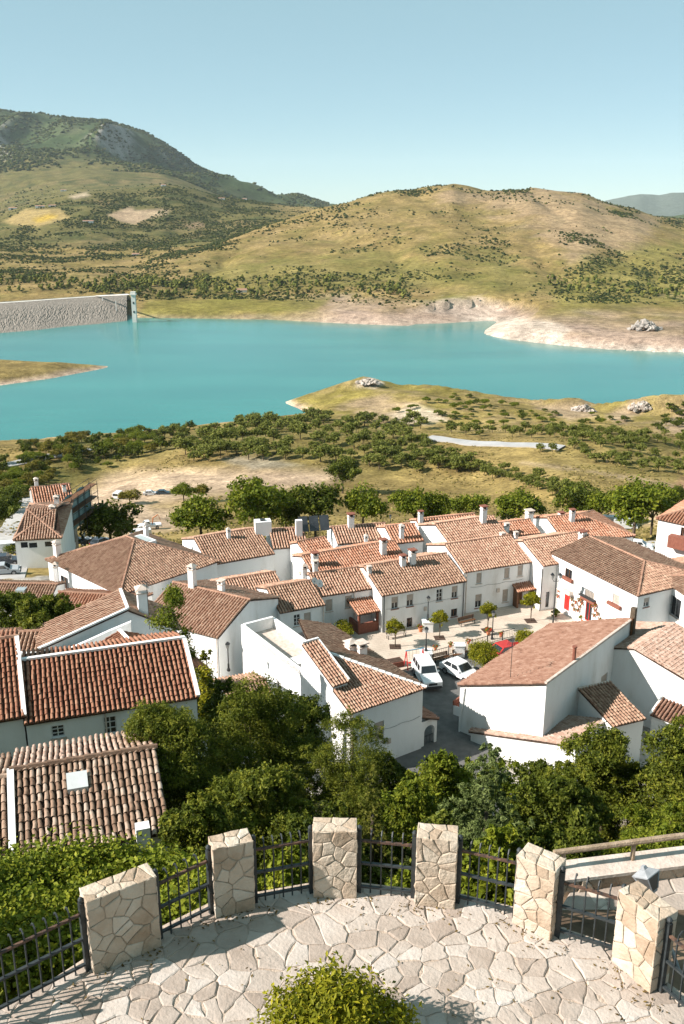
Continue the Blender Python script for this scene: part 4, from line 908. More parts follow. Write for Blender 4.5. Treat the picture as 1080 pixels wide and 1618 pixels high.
# --- the house in the middle of the picture: tall sunlit left wall, hipped roof, roof terrace
a = U(553,1125,5.8); b = U(668,1086,5.8); a.z = b.z = 0; ex = (b-a).normalized(); ey = Vector((-ex.y, ex.x, 0)); L_ = (b-a).length
F4 = House(); F4.root = thing('white_house', 'big white house in the middle with a tall sunlit side wall and hipped roof', 'house', (a.x,a.y,-1), atan2(ex.y,ex.x), G3)
F4.a, F4.ex, F4.ey, F4.zg, F4.pitch, F4.run, F4.L, F4.he, F4.hr, F4.D = a, ex, ey, -1, .36, 6.6, L_, 6.8, 6.8+.36*6.6, 14.5
r4 = F4.root; he, hr_ = F4.he, F4.hr
def f4_hit(px, py):
    d = Vector(ray(px, py)); o = Vector((0,0,CZ)); q = o+d*((a-o).dot(ex)/d.dot(ex))-a; return 18.4-q.dot(ey), q.z+1
u0, z0 = f4_hit(437,1097); u1, z1 = f4_hit(443,1079)
w_, at_, hs_ = wall_face(r4, (0,18.4), (0,0), -2, 6.6, [(18.4,he),(11.8,hr_),(11.2,hr_),(10.9,7.3)], [(min(u0,u1),max(u0,u1),z0,z1)])
for q_ in hs_: opening(F4, at_, q_, 'window')
w_, at_, hs_ = wall_face(r4, (0,0), (L_,0), -2, he, None, [(2.4,3.3,3.2,5.0)])
for q_ in hs_: opening(F4, at_, q_, 'shut')
wall_face(r4, (L_,0), (L_,14.5), -2, he); wall_face(r4, (L_,14.5), (3.6,14.5), -2, he); wall_face(r4, (3.6,14.5), (3.6,18.4), -2, 6.9); wall_face(r4, (3.6,18.4), (0,18.4), -2, 6.9)
m = MB(); m.box(.3,3.3,7.8,18.1,6.0,6.1); m.build('terrace_floor', MORTAR, r4)
m = MB(); m.box(.0,.28,7.5,18.4,6.605,7.15); m.box(3.32,3.6,9.5,18.4,6.0,7.0); m.box(.28,3.32,18.12,18.4,6.0,7.2); m.box(.28,3.32,7.3,7.55,6.0,7.6); m.build('terrace_parapet', WHITE, r4)
m = MB(); m.box(.6,1.9,9.0,10.4,6.1,6.9); m.build('washing_trough', WHITE, r4)
e = he-.36*.22+.05
slope(F4, r4, [(-.12,-.22,e),(L_+.2,-.22,e),(1.0,6.6,hr_+.05),(-.12,6.6,hr_+.05)], 'mixed', .26, .38, seg=5)
slope(F4, r4, [(L_+.22,-.22,e),(L_+.22,14.6,e),(L_-3.2,14.6,hr_-1.15),(1.0,7.6,hr_+.05),(1.0,6.6,hr_+.05)], 'brown', .26, .38)  # darker tile colour stands in for the shade on this slope
ridge(r4, (L_+.2,-.22,e+.07), (1.0,6.6,hr_+.1), WHITE, .13); ridge(r4, (-.1,6.6,hr_+.09), (1.0,6.6,hr_+.09), WHITE, .13)
m = MB(); y0, y1 = 2.3, 6.9; zz = lambda y: he+.36*y
m.add([(-.14,y0,zz(y0)-.1),(1.25,y0,zz(y0)-.1),(1.25,y1,zz(y1)),(-.14,y1,zz(y1)),(-.14,y0,zz(y0)+.5),(1.25,y0,zz(y0)+.5),(1.25,y1,zz(y1)+.5),(-.14,y1,zz(y1)+.5)], [(0,3,2,1),(0,1,5,4),(1,2,6,5),(2,3,7,6),(3,0,4,7)]); m.build('raised_strip', WHITE, r4)
slope(F4, r4, [(-.25,y0-.15,zz(y0)+.5),(1.38,y0-.15,zz(y0)+.5),(1.38,y1,zz(y1)+.62),(-.25,y1,zz(y1)+.62)], 'mixed', .26, .38, seg=5)
band(r4, (1.36,y0-.1,zz(y0)+.56), (1.36,y1,zz(y1)+.62), .16, .14); band(r4, (-.2,y1,zz(y1)+.66), (1.4,y1,zz(y1)+.66), .2, .16)
for px, py, st in ((554,1018,'cap'),(570,1020,'white')):
    q = U(px, py, 7.2)-F4.a; chimney(F4, px, py, 1.0, 1.3, st, at=(q.dot(ex), q.dot(ey), 7.0))
m = MB(); yy_ = 5.6
m.tube([(-.05,yy_,4.2),(-.5,yy_,4.6),(-.5,yy_,5.6)], .03, 5); m.tube([(-.05,2.4,2.6),(-.45,2.4,3.0),(-.45,2.4,3.9)], .03, 5); m.build('wire_bracket', GREYMETAL, r4)
# arched porch at the right corner
m = MB(); n = 12; x0, x1, yy0, yy1 = L_+.003, L_+1.75, .15, .45; cx, rr, zs = L_+.95, .55, 2.3
arc = [(cx-rr*cos(pi*k/n), zs+rr*sin(pi*k/n)) for k in range(n+1)]
for y in (yy0, yy1):
    m.add([(x0,y,-2),(cx-rr,y,-2),(cx-rr,y,zs),(x0,y,zs)], [(0,1,2,3)]); m.add([(cx+rr,y,-2),(x1,y,-2),(x1,y,zs),(cx+rr,y,zs)], [(0,1,2,3)])
    for k in range(n):
        (p0,q0),(p1,q1) = arc[k], arc[k+1]; m.add([(p0,y,q0),(p1,y,q1),(p1,y,3.4),(p0,y,3.4)], [(0,1,2,3)])
    m.add([(x0,y,zs),(cx-rr,y,zs),(cx-rr,y,3.4),(x0,y,3.4)], [(0,1,2,3)]); m.add([(cx+rr,y,zs),(x1,y,zs),(x1,y,3.4),(cx+rr,y,3.4)], [(0,1,2,3)])
for k in range(n):
    (p0,q0),(p1,q1) = arc[k], arc[k+1]; m.add([(p0,yy0,q0),(p1,yy0,q1),(p1,yy1,q1),(p0,yy1,q0)], [(0,1,2,3)])
for x in (cx-rr, cx+rr, x1): m.add([(x,yy0,-2),(x,yy1,-2),(x,yy1,zs if x != x1 else 3.4),(x,yy0,zs if x != x1 else 3.4)], [(0,1,2,3)])
m.build('porch_arch', WHITE, r4)
slope(F4, r4, [(x1+.15,.0,3.25),(x1+.15,4.5,3.25),(L_+.01,4.5,4.0),(L_+.01,.0,4.0)], 'red', .26, .4, name='porch_roof')
m = MB()
for k in range(7): m.bar((cx-rr+.05+k*.17,.32,.0),(cx-rr+.05+k*.17,.32,1.9), .025)
for z in (.1, 1.8): m.bar((cx-rr,.32,z),(cx+rr,.32,z), .03)
m.build('porch_gate', DARKMETAL, r4)
# --- the large house on the right with the long old roof, and its lean-tos
F5 = house('white_house', 'large white house with a broad old reddish roof and dark shaded side wall', (872,987), (727,1082), 4.5, -4, 8.06, .372, 'shed', tile='red', tp=.29, tl=.36, group=G3, seg=5, side=.15,
  holes={'back': [(947,1072,959,1099,'shut')]})
m = MB(); q = F5; m.tube([(.5,q.D+.12,-.5),(.5,q.D+.12,q.hr+.3)], .11, 7); m.build('drainpipe', WOOD, F5.root)
m = MB(); m.box(-.1,.35,q.D-.2,q.D+.25,-1,q.hr+1.2); m.build('end_post', BARK, F5.root)
antenna(F5, 806, 1072, 3.4)
x, y, z = on_roof(F5, 906, 1045); m = MB(); m.tube([(x,y,z-.2),(x,y,z+1.3)], .16, 8); m.tube([(x,y,z+1.3),(x,y,z+1.4)], .22, 8); m.build('stove_pipe', BRICK, F5.root)
m = MB(); m.tube([(q.L+.1,.15,-1),(q.L+.1,.15,4.5),(q.L+.1,.5,q.he-.1)], .06, 6); m.build('gutter_pipe', WHITE, F5.root)
B5 = Vector((11.0,71.0,0)); u5 = Vector((.65,.76,0)).normalized()
F5a = house('lean_to', 'low front annex with a pale weathered roof on the sunlit side of the large house', tuple((B5+u5*5)[:2]), tuple(B5[:2]), .9, -6, 9.6, .26, 'shed', tile='pale', tp=.25, tl=.34, world=True, cat='annex')
F5b = house('lean_to', 'side annex with a dark striped roof against the shaded wall of the large house', (967,1146), (1017,1134), 3.7, -4, 4.6, .2, 'shed', tile='brown', tp=.31, tl=.36, cat='annex')
F6 = house('white_house', 'house with a weathered pale roof and shaded wall at the right edge', (26.6,84.9), (21.4,79.7), 4.6, -3, 6, .32, run2=8, tile='pale', tp=.26, tl=.36, world=True, group=G3, cap=False)
F7 = house('white_house', 'low white house with a sloping white parapet at the right edge above the trees', (1030,1128), (1120,1160), 2.2, -4, 4, .3, tile='red', tp=.31, group=G3, verge='l')
F8 = house('white_house', 'low outbuilding with a dark tiled roof half hidden by trees beside the middle house', (372,1136), (440,1122), 3.6, 0, 3.5, .3, tile='brown', tp=.31, cat='outbuilding')

for h_, x_ in ((H13, .25), (H13, H13.L-.2), (H14, .3), (H12, H12.L*.55), (H11, H11.L-.15), (F2, F2.L*.45), (H24, H24.L-.2), (F4, .15)):
    m = MB(); m.tube([(x_,-.09,0),(x_,-.09,h_.he-.05)], .05, 6); m.build('drainpipe', MORTAR if h_ is not H13 else GREYMETAL, h_.root)
for h_, a_, b_ in ((F4, .2, .97), (H13, .05, .95), (H14, .1, .9), (F2, .1, .9)):          # slack cables pinned along the fronts
    m = MB(); n = 9; m.tube([(h_.L*(a_+(b_-a_)*i/n), -.05, h_.he*.62-.12*sin(pi*(i % 3)/3)) for i in range(n+1)], .014, 4); m.build('wall_cable', DARKMETAL, h_.root)
    m = MB(); m.box(h_.L*.5, h_.L*.5+.35, -.12, -.003, h_.he*.40, h_.he*.40+.45); m.build('meter_box', MORTAR, h_.root)
# ------------------------------------------------------------------ the stone terrace in front
ZT = 35.0
STONE = pmat('flagstone', [(.25,(.27,.213,.172)),(.45,(.37,.308,.26)),(.62,(.445,.385,.335)),(.8,(.51,.46,.42))], 1.7, .93, .28, 22, rand=.35, detail=9)
PSTONE = pmat('pillar_stone', [(.25,(.30,.215,.145)),(.45,(.43,.335,.25)),(.62,(.51,.425,.335)),(.8,(.57,.51,.44))], 2.6, .93, .4, 20, rand=.35, detail=9)
JOINT = pmat('lime_joint', [(.3,(.38,.295,.23)),(.7,(.48,.395,.32))], 5, .97, .5)
PJOINT = pmat('pillar_joint', [(.3,(.36,.27,.19)),(.7,(.50,.41,.32))], 6, .97, .5)
def clip_half(poly, px, py, nx, ny):              # keep the side where (p-P).n <= 0
    out = []
    for i in range(len(poly)):
        a, b = poly[i], poly[(i+1) % len(poly)]; da = (a[0]-px)*nx+(a[1]-py)*ny; db = (b[0]-px)*nx+(b[1]-py)*ny
        if da <= 0: out.append(a)
        if (da < 0 < db) or (db < 0 < da): t = da/(da-db); out.append((a[0]+(b[0]-a[0])*t, a[1]+(b[1]-a[1])*t))
    return out
def crazy(bounds, cell, g, clip=None, gap=.012, jit=.45, big=.25):
    """crazy paving: irregular polygons that fill bounds"""
    x0, x1, y0, y1 = bounds; pts = []; nx = max(1, round((x1-x0)/cell)); ny = max(1, round((y1-y0)/cell))
    for i in range(nx):
        for j in range(ny):
            if nx*ny > 12 and g.random() < big: continue
            pts.append((x0+(x1-x0)*(i+.5+(.25 if j % 2 else -.25)*(nx > 1)+g.uniform(-jit, jit))/nx, y0+(y1-y0)*(j+.5+g.uniform(-jit, jit))/ny))
    out = []
    for i, p in enumerate(pts):
        poly = [(x0,y0),(x1,y0),(x1,y1),(x0,y1)]
        for j, q in enumerate(pts):
            if i == j or abs(q[0]-p[0])+abs(q[1]-p[1]) > cell*5: continue
            dx, dy = q[0]-p[0], q[1]-p[1]; l = hypot(dx, dy)
            if l < 1e-4: continue
            poly = clip_half(poly, (p[0]+q[0])/2-dx/l*gap, (p[1]+q[1])/2-dy/l*gap, dx/l, dy/l)
            if not poly: break
        if poly and clip:
            for k in range(len(clip)):
                a, b = clip[k], clip[(k+1) % len(clip)]; dx, dy = b[0]-a[0], b[1]-a[1]; l = hypot(dx, dy)
                poly = clip_half(poly, a[0]-dy/l*gap*-1, a[1]+dx/l*gap, dy/l, -dx/l)
                if not poly: break
        if poly and len(poly) > 2:
            ar = abs(sum(poly[k][0]*poly[(k+1) % len(poly)][1]-poly[(k+1) % len(poly)][0]*poly[k][1] for k in range(len(poly))))/2
            if ar > cell*cell*.06: out.append(poly)
    return out
def stone_mesh(poly, t, g, f, mat, name, rough=.008, rim=.012):
    """one flat stone from its outline; f maps (u, v, w) to local space"""
    P = []
    for k in range(len(poly)):
        a, b = poly[k], poly[(k+1) % len(poly)]; l = hypot(b[0]-a[0], b[1]-a[1]); P.append((a[0]+g.normal()*rough*.5, a[1]+g.normal()*rough*.5))
        if l > .12:
            for q in ((.33, .66) if l > .3 else (.5,)): P.append((a[0]+(b[0]-a[0])*q+g.normal()*rough, a[1]+(b[1]-a[1])*q+g.normal()*rough))
    n = len(P); cx = sum(p[0] for p in P)/n; cy = sum(p[1] for p in P)/n
    ins = []
    for p in P: d = hypot(p[0]-cx, p[1]-cy) or 1; s = max(.6, 1-rim/d*1.6); ins.append((cx+(p[0]-cx)*s, cy+(p[1]-cy)*s))
    tl = g.normal()*.012, g.normal()*.012
    V = [f(p[0], p[1], 0) for p in P]+[f(p[0], p[1], t-rim*.7) for p in P]+[f(p[0], p[1], t+(p[0]-cx)*tl[0]*2+(p[1]-cy)*tl[1]*2+g.normal()*.002) for p in ins]+[f(cx, cy, t+.002)]
    F = [(i, (i+1) % n, n+(i+1) % n, n+i) for i in range(n)]+[(n+i, n+(i+1) % n, 2*n+(i+1) % n, 2*n+i) for i in range(n)]+[(2*n+i, 2*n+(i+1) % n, 3*n) for i in range(n)]
    m = MB(); m.add(V, F); return m.mesh(name, mat)
TG = np.random.default_rng(77)
PX_P = [((148,1541),(255,1496),1.08,.30), ((341,1452),(403,1437),1.08,.30), ((495,1420),(563,1420),1.07,.31), ((655,1431),(718,1437),1.08,.33), ((809,1459),(868,1488),1.07,.32), ((965,1518),(1026,1571),1.07,.33)]
ENDS = []
for (fl, fr, h_, dp) in PX_P:
    a = U(*fl, ZT); b = U(*fr, ZT); u = (b-a).normalized(); n_ = Vector((-u.y, u.x, 0)); ENDS.append((a, b, u, n_, h_, dp))
edge = [Vector((-8,5.2,0)), Vector((-6.0,7.2,0)), U(-40,1625,ZT)]
for a, b, u, n_, h_, dp in ENDS: edge += [a+n_*.34-u*.02, b+n_*.34+u*.02]
edge += [Vector((5.2,7.6,0)), Vector((6.4,5.2,0))]
outl = [(p.x, p.y) for p in edge]
terrace = tag(bpy.data.objects.new('terrace_paving', None), kind='structure'); COL.objects.link(terrace)
m = MB(); full = outl[::-1]
lo = [(x, y, 32.0) for x, y in outl]; hi = [(x, y, ZT-.010) for x, y in outl]; n = len(outl)
m.add(lo+hi, [tuple(range(n)), tuple(range(2*n-1, n-1, -1))]+[(i, n+i, n+(i+1) % n, (i+1) % n) for i in range(n)])
m.build('bedding', JOINT, terrace)
hull = outl[::-1]
def convex(pts):
    pts = sorted(set(pts)); 
    def half(ps):
        r = []
        for p in ps:
            while len(r) > 1 and (r[-1][0]-r[-2][0])*(p[1]-r[-2][1])-(r[-1][1]-r[-2][1])*(p[0]-r[-2][0]) <= 0: r.pop()
            r.append(p)
        return r[:-1]
    return half(pts)+half(pts[::-1])
inner = convex([(x*.985, y-.05) for x, y in outl])
stones = crazy((-4.25, 4.3, 8.36, 10.95), .235, TG, inner, .006, .48, .33)
stones.sort(key=lambda p: -max(q[1] for q in p))
for i, poly in enumerate(stones[:298]):
    z0 = ZT-.03; up = TG.uniform(.031, .040)
    link('flagstone', stone_mesh(poly, up, TG, lambda a, b, c: (a, b, z0+c), STONE, 'flagstone', .014), terrace)
rest = MB()
for poly in crazy((-5.2, 5.4, 4.6, 8.345), .30, TG, inner, .006, .48, .33)+crazy((-5.6, -4.265, 8.36, 9.6), .26, TG, inner, .006, .45, .2)+crazy((4.315, 5.6, 8.36, 9.6), .26, TG, inner, .006, .45, .2):
    z1 = ZT-.03+TG.uniform(.031, .040); cxy = (sum(p[0] for p in poly)/len(poly), sum(p[1] for p in poly)/len(poly)); n = len(poly)
    rest.add([(x, y, ZT-.03) for x, y in poly]+[(cxy[0]+(x-cxy[0])*.97, cxy[1]+(y-cxy[1])*.97, z1) for x, y in poly], [tuple(range(n, 2*n))]+[(i, (i+1) % n, n+(i+1) % n, n+i) for i in range(n)])
tag(rest.build('flagstones_near', STONE, terrace), kind='stuff')
PLAB = ['widest stone pillar at the left with a tall shaded face beside the ivy', 'second stone pillar from the left with a shaded front between two railings', 'flat fronted middle stone pillar with a vertical crack down its face',
        'stone pillar with a pale sunlit front right of the middle one', 'sunlit stone pillar joined to the wooden handrail side of the terrace', 'sunlit stone pillar in front of the tilted lantern at the right']
for (a, b, u, n_, h_, dp), lab in zip(ENDS, PLAB):
    w = (b-a).length; o = thing('stone_pillar', lab, 'pillar', (a.x,a.y,ZT), atan2(u.y,u.x), 'stone pillars around the terrace edge')
    m = MB(); m.box(.015,w-.015,.015,dp-.015,-.1,h_-.015); m.build('core', PJOINT, o)
    faces = [((0,w,0,h_), lambda p,q,r: (p,.012-r,q)), ((0,dp,0,h_), lambda p,q,r: (.012-r,dp-p,q)), ((0,dp,0,h_), lambda p,q,r: (w-.012+r,p,q)), ((0,w,0,dp), lambda p,q,r: (p,q,h_-.012+r)), ((0,w,0,h_), lambda p,q,r: (w-p,dp-.012+r,q))]
    for fi, (bd, f) in enumerate(faces):
        if fi == 4: continue
        for poly in crazy(bd, .185 if fi in (0,1,2) else .17, TG, None, .006, .46, .12):
            link('stone', stone_mesh(poly, TG.uniform(.010,.017), TG, f, PSTONE, 'stone', .006, .009), o)
def fence(label, p, q):
    p = Vector(p); q = Vector(q); d = q-p; L_ = d.length; o = thing('iron_railing', label, 'railing', (p.x,p.y,ZT), atan2(d.y,d.x), 'iron railings between the stone pillars')
    for x in (.035, L_-.035):
        m = MB(); m.box(x-.03,x+.03,-.03,.03,-.25,1.0); m.lathe([(.012,1.0),(.032,1.02),(.036,1.045),(.022,1.07),(.004,1.08)], 8, (x,0)); m.build('post', GREYMETAL, o)
    for z, mt, w_ in ((.10,GREYMETAL,.04),(.48,GREYMETAL,.04),(.84,RUST,.035)):
        m = MB(); m.box(.065,L_-.065,-w_/2,w_/2,z-.015,z+.015); m.build('rail', mt, o)
    k = max(4, int(round((L_-.1)/.135)))
    me = None
    for i in range(1, k):
        if me is None:
            m = MB(); m.tube([(0,0,-.02),(0,0,.86),(0,.015,.93),(0,.06,.965),(0,.10,.945),(0,.115,.91)], 0.0115, 5); me = m.mesh('bar', GREYMETAL)
        link('bar', me, o, (.05+(L_-.1)*i/k, 0, 0))
    return o
mid = [(a+n_*(dp*.45), b+n_*(dp*.45)) for a, b, u, n_, h_, dp in ENDS]
FL = ['iron railing between the widest pillar and the second pillar', 'iron railing in shade between the second and middle pillars', 'iron railing right of the middle pillar with dark shrubs behind',
      'iron railing with bright vine leaves behind it', 'iron railing with curled bar tops in front of the stone path']
for i, lb in enumerate(FL): fence(lb, mid[i][1], mid[i+1][0])
fence('iron railing running off the left edge below the ivy', U(-70,1640,ZT), mid[0][0]); fence('iron railing cut off by the right edge behind the last pillar', mid[5][1], U(1150,1700,ZT)+Vector((.25,.1,0)))
# --- path beyond the right-hand railings, its low wall and wooden handrail
ZP = 34.42
PATH = pmat('pale_path', [(.3,(.46,.38,.31)),(.7,(.62,.55,.48))], 1.5, .95, .3, 12)
m = MB(); pp = [(862,1470),(905,1405),(1010,1388),(1090,1374),(1300,1350),(1500,1500),(1300,1800),(1090,1640),(960,1530)]
W_p = [U(x, y, ZP) for x, y in pp]; m.add(W_p+[p-Vector((0,0,1.5)) for p in W_p], [tuple(range(9))[::-1], tuple(range(9, 18))]+[(i, (i+1) % 9, 9+(i+1) % 9, 9+i) for i in range(9)])
path = tag(m.build('stone_path', PATH), kind='structure')
PG = np.random.default_rng(9)
cl = convex([(p.x, p.y) for p in W_p[:5]+[U(1300,1560,ZP), U(1070,1640,ZP), U(965,1540,ZP)]])
xs = [p[0] for p in cl]; ys_ = [p[1] for p in cl]
for poly in crazy((min(xs), max(xs), min(ys_), max(ys_)), .42, PG, cl, .008, .46, .25)[:120]:
    link('flagstone', stone_mesh(poly, PG.uniform(.012,.028), PG, lambda a, b, c: (a, b, ZP-.004+c), STONE, 'flagstone', .012), path)
a = U(880,1412,ZP); b = U(1240,1366,ZP); d = (b-a).normalized(); nv = Vector((-d.y, d.x, 0)); L_ = (b-a).length
o = thing('low_wall', 'low stone wall with a pale flat top behind the path at the right', 'wall', a, atan2(d.y,d.x))
m = MB(); m.box(0,L_,0,.34,-1.2,.20); m.build('wall_core', PJOINT, o)
m = MB(); m.box(-.03,L_+.03,-.04,.38,.20,.25); m.build('coping', MORTAR, o)
for poly in crazy((0,L_,0,.20), .2, PG, None, .006, .45, .1)[:70]:
    link('stone', stone_mesh(poly, PG.uniform(.02,.05), PG, lambda p, q, r: (p, .005-r, q), pmat('rough_wall_stone', [(.3,(.24,.18,.13)),(.7,(.42,.34,.26))], 5, .95, .6, 20, rand=.4) if 'rough_wall_stone' not in MATS else MATS['rough_wall_stone'], 'stone', .01), o)
hr = thing('wooden_handrail', 'peeled log handrail above the low wall at the right', 'handrail', a+nv*.22+Vector((0,0,.25)), atan2(d.y,d.x))
LOG = pmat('weathered_log', [(.3,(.24,.17,.11)),(.7,(.42,.32,.23))], 8, .85, .4)
m = MB(); m.tube([(.0,.0,.29),(L_*.5,.01,.31),(L_,0,.30)], [.042,.046,.042], 8); m.build('rail', LOG, hr)
for x in (.15, 1.25, 2.45, 4.1):
    m = MB(); m.tube([(x,0,-.02),(x,0,.29)], .035, 7); m.build('post', LOG, hr)
# lantern
lb = Vd(1030,1409,9.95); ln = thing('street_lantern', 'grey four sided lantern leaning above the path behind the last pillar', 'street lamp', (lb.x,lb.y,lb.z)); ln.scale = (.70,)*3; ln.rotation_euler = (R(-26), R(-4), R(38))
LG = pmat('grey_cast_iron', [(.3,(.20,.21,.22)),(.7,(.33,.345,.36))], 6, .5, .1); DPANE = pmat('dim_pane', [(.3,(.06,.06,.06)),(.7,(.11,.11,.105))], 3, .2); LGL = pmat('frosted_pane', [(.3,(.34,.34,.33)),(.7,(.46,.45,.43))], 3, .25)
m = MB(); m.tube([(0,0,.0),(0,0,-2.4)], [.03,.04], 8); m.build('pole', LG, ln)
m = MB(); m.frustum(0,0,0,.05,.07,.07,.085,.085); m.build('socket', LG, ln)
for k in range(4):
    c, s = cos(k*pi/2), sin(k*pi/2); f = lambda x, y, z: (x*c-y*s, x*s+y*c, z)
    m = MB(); m.add([f(-.085,-.085,.05),f(.085,-.085,.05),f(.165,-.165,.34),f(-.165,-.165,.34)], [(0,1,2,3)]); m.build('pane', DPANE, ln)
    m = MB(); m.bar(f(-.085,-.087,.05), f(-.168,-.168,.35), .022); m.bar(f(-.168,-.168,.35), f(.168,-.168,.35), .026); m.build('frame_bar', LG, ln)
m = MB(); m.frustum(0,0,.355,.44,.185,.185,.07,.07); m.frustum(0,0,.44,.50,.05,.05,.035,.035); m.build('lamp_roof', LG, ln)
# dry leaves and weeds caught along the edge
def litter():
    g = np.random.default_rng(31); P = []
    for a, b, u, n_, h_, dp in ENDS:
        for _ in range(45): t = g.random()*1.9-.4; P.append(np.array(a+(b-a)*t)-np.array(n_)*abs(g.normal())*.12)
    for _ in range(150): P.append(np.array((g.uniform(-3.9,4.0), 8.4+2.0*g.random()**2, ZT)))
    P = np.array(P); m = len(P); P[:, 2] = ZT+.018+g.random(m)*.012
    P = P[(np.abs(P[:, 0]) < 4.4)]; m = len(P)
    nrm = unit(m, g)*.35+np.array([0,0,1]); nrm /= np.linalg.norm(nrm, axis=1)[:, None]; a = np.cross(nrm, unit(m, g)); a /= np.linalg.norm(a, axis=1)[:, None]; b = np.cross(nrm, a); s = g.uniform(.012, .03, m)[:, None]
    V = np.stack([P-a*s, P+b*s*.5, P+a*s, P-b*s*.5], 1).reshape(-1, 3)
    tag(link('fallen_leaves', fast_mesh('fallen_leaves', V, np.arange(m*4).reshape(m, 4), DRYLEAF, g.random(m))), 'dry brown leaves scattered on the terrace stones', 'leaves', kind='stuff')
litter()
# ------------------------------------------------------------------ trees and shrubs on the slope
VG = np.random.default_rng(101)
def slope_tree(label, px, y, top, wpx, leaf, n, size, kind='round', name='tree', cat='tree', group=None, z0f=.08, clump=44, sig=.12, asp=.5, trunk=True, nl=9, shell=.5):
    d = ray(px, 1200); x = d[0]/d[1]*y
    for _ in range(6): gz = h1(x, y); zt = z_at(top, y); hgt = max(1.2, zt-gz); x = (px-540)/FPX*(y*CT+(CZ-gz-hgt*.5)*ST)
    w = wpx/FPX*(y*CT+(CZ-gz-hgt*.5)*ST); g = VG
    if kind == 'round':
        lobes = [(0,0,hgt*.5,w*.27,w*.27,hgt*.36)]
        for i in range(nl*3):
            a = g.uniform(0, 2*pi); v = g.random(); rr = w*.44*(g.random()**.5)*sqrt(max(.12, 1-(2*v-.9)**2)); s_ = w*g.uniform(.075, .17)
            lobes.append((cos(a)*rr, sin(a)*rr, hgt*(z0f+.06+(.90-z0f)*v), s_, s_, s_*g.uniform(.7, 1.25)))
    elif kind == 'cone':
        lobes = []
        for i in range(13):
            t = i/12.5; rr = w*.5*(1-t)**.85+.05; nb = max(3, int(7*(1-t))+2)
            for j in range(nb):
                a = 2*pi*(j+.5*(i % 2))/nb+g.uniform(-.2, .2); rj = rr*g.uniform(.75, 1.12)
                for q in (.3, .62, .95): s_ = w*.085*(1.15-.6*t); lobes.append((cos(a)*rj*q, sin(a)*rj*q, hgt*(.04+.95*t)-q*q*hgt*.035, s_, s_, s_*.42))
    elif kind == 'tall':
        lobes = [(g.normal()*w*.14, g.normal()*w*.14, hgt*(.25+.72*i/8), w*g.uniform(.18,.36), w*g.uniform(.18,.36), hgt*.075) for i in range(9)]
    o = thing(name, label, cat, (x, y, gz-.1), 0, group)
    if trunk: link('trunk', trunk_mesh(hgt*.55, max(.05, hgt*.016), [(L_[0]*.8, L_[1]*.8, L_[2]) for L_ in lobes[1:7]]), o)
    link('crown', crown_mesh('crown', leaf, lobes, int(n*1.3), size*1.1, g, clump, sig, .35, shell, asp), o)
    return o
sg = 'trees on the slope below the terrace'
slope_tree('big dark olive tree covering the corner of the pale tiled house', 262, 31, 1126, 235, OLIVE, 46000, .055, nl=11, asp=.36)
slope_tree('broad olive tree in front of the middle of the slope, tallest of the dark trees', 395, 35, 1088, 235, OLIVE, 46000, .058, nl=11, asp=.36)
slope_tree('dark olive tree pressed against the sunlit wall of the middle house', 475, 38, 1112, 175, OAK, 26000, .06, nl=9)
slope_tree('loose thin leaved tree below the shaded wall of the middle house', 556, 32, 1134, 200, OLIVE, 34000, .05, nl=10, asp=.25, shell=.35)
slope_tree('yellow green young fir behind the railing right of the middle pillar', 588, 25, 1192, 105, FIR, 16000, .042, 'cone', 'fir_tree', asp=.3)
slope_tree('small pale fir tip rising among the dark olive trees', 470, 26, 1200, 85, FIR, 10000, .042, 'cone', 'fir_tree', asp=.3)
slope_tree('bright green bush at the foot of the street beside the arched porch', 684, 31, 1180, 135, BROAD, 24000, .06, name='bush', cat='bush')
slope_tree('blue green cedar with feathery layers in front of the annex wall', 768, 24, 1166, 240, CEDAR, 46000, .05, 'cone', 'cedar_tree', asp=.28, sig=.13)
slope_tree('dark shaded bush between the cedar and the big right tree', 880, 26, 1238, 170, OAK, 22000, .055, name='bush', cat='bush')
slope_tree('shaded undergrowth bush behind the right pillars', 915, 19, 1300, 150, OAK, 12000, .05, name='bush', cat='bush')
slope_tree('large rounded oak at the right below the shaded annex', 955, 36, 1168, 190, OLIVE, 40000, .06, nl=11)
slope_tree('large rounded oak cut off by the right edge', 1072, 34, 1146, 190, OLIVE, 34000, .06, nl=10)
slope_tree('feathery light green shrub above the handrail at the right edge', 1040, 21, 1262, 150, BROAD, 24000, .045, name='shrub', cat='shrub', asp=.35)
slope_tree('leafy climber glowing behind the railing left of the fifth pillar', 782, 13.4, 1300, 150, IVY, 17000, .05, name='climber', cat='climbing plant', trunk=False, asp=.75)
slope_tree('dark olive bush below the second pillar railing', 400, 25, 1222, 190, OLIVE, 26000, .05, name='bush', cat='bush')
slope_tree('green bush filling the gap behind the middle pillar', 520, 20, 1268, 170, OAK, 20000, .048, name='bush', cat='bush')
slope_tree('bright ivy bush behind the shaded railing left of the middle pillar', 448, 13.8, 1322, 130, IVY, 9000, .045, name='bush', cat='bush', trunk=False, asp=.7)
slope_tree('low ivy behind the railing right of the middle pillar', 625, 13.2, 1365, 110, IVY, 5500, .045, name='bush', cat='bush', trunk=False, asp=.7)
slope_tree('dark bush in the hollow below the fourth pillar', 690, 19, 1300, 130, OAK, 14000, .05, name='bush', cat='bush')
slope_tree('small bush at the end of the low wall beside the fifth pillar', 895, 14, 1352, 110, IVY, 6000, .045, name='bush', cat='bush', trunk=False, asp=.6)
slope_tree('green shrub spilling over the handrail at the right edge', 1050, 15.5, 1318, 150, BROAD, 12000, .045, name='shrub', cat='shrub', trunk=False)
slope_tree('bush between the cedar and the yellow green fir', 650, 26, 1240, 150, BROAD, 18000, .05, name='bush', cat='bush')
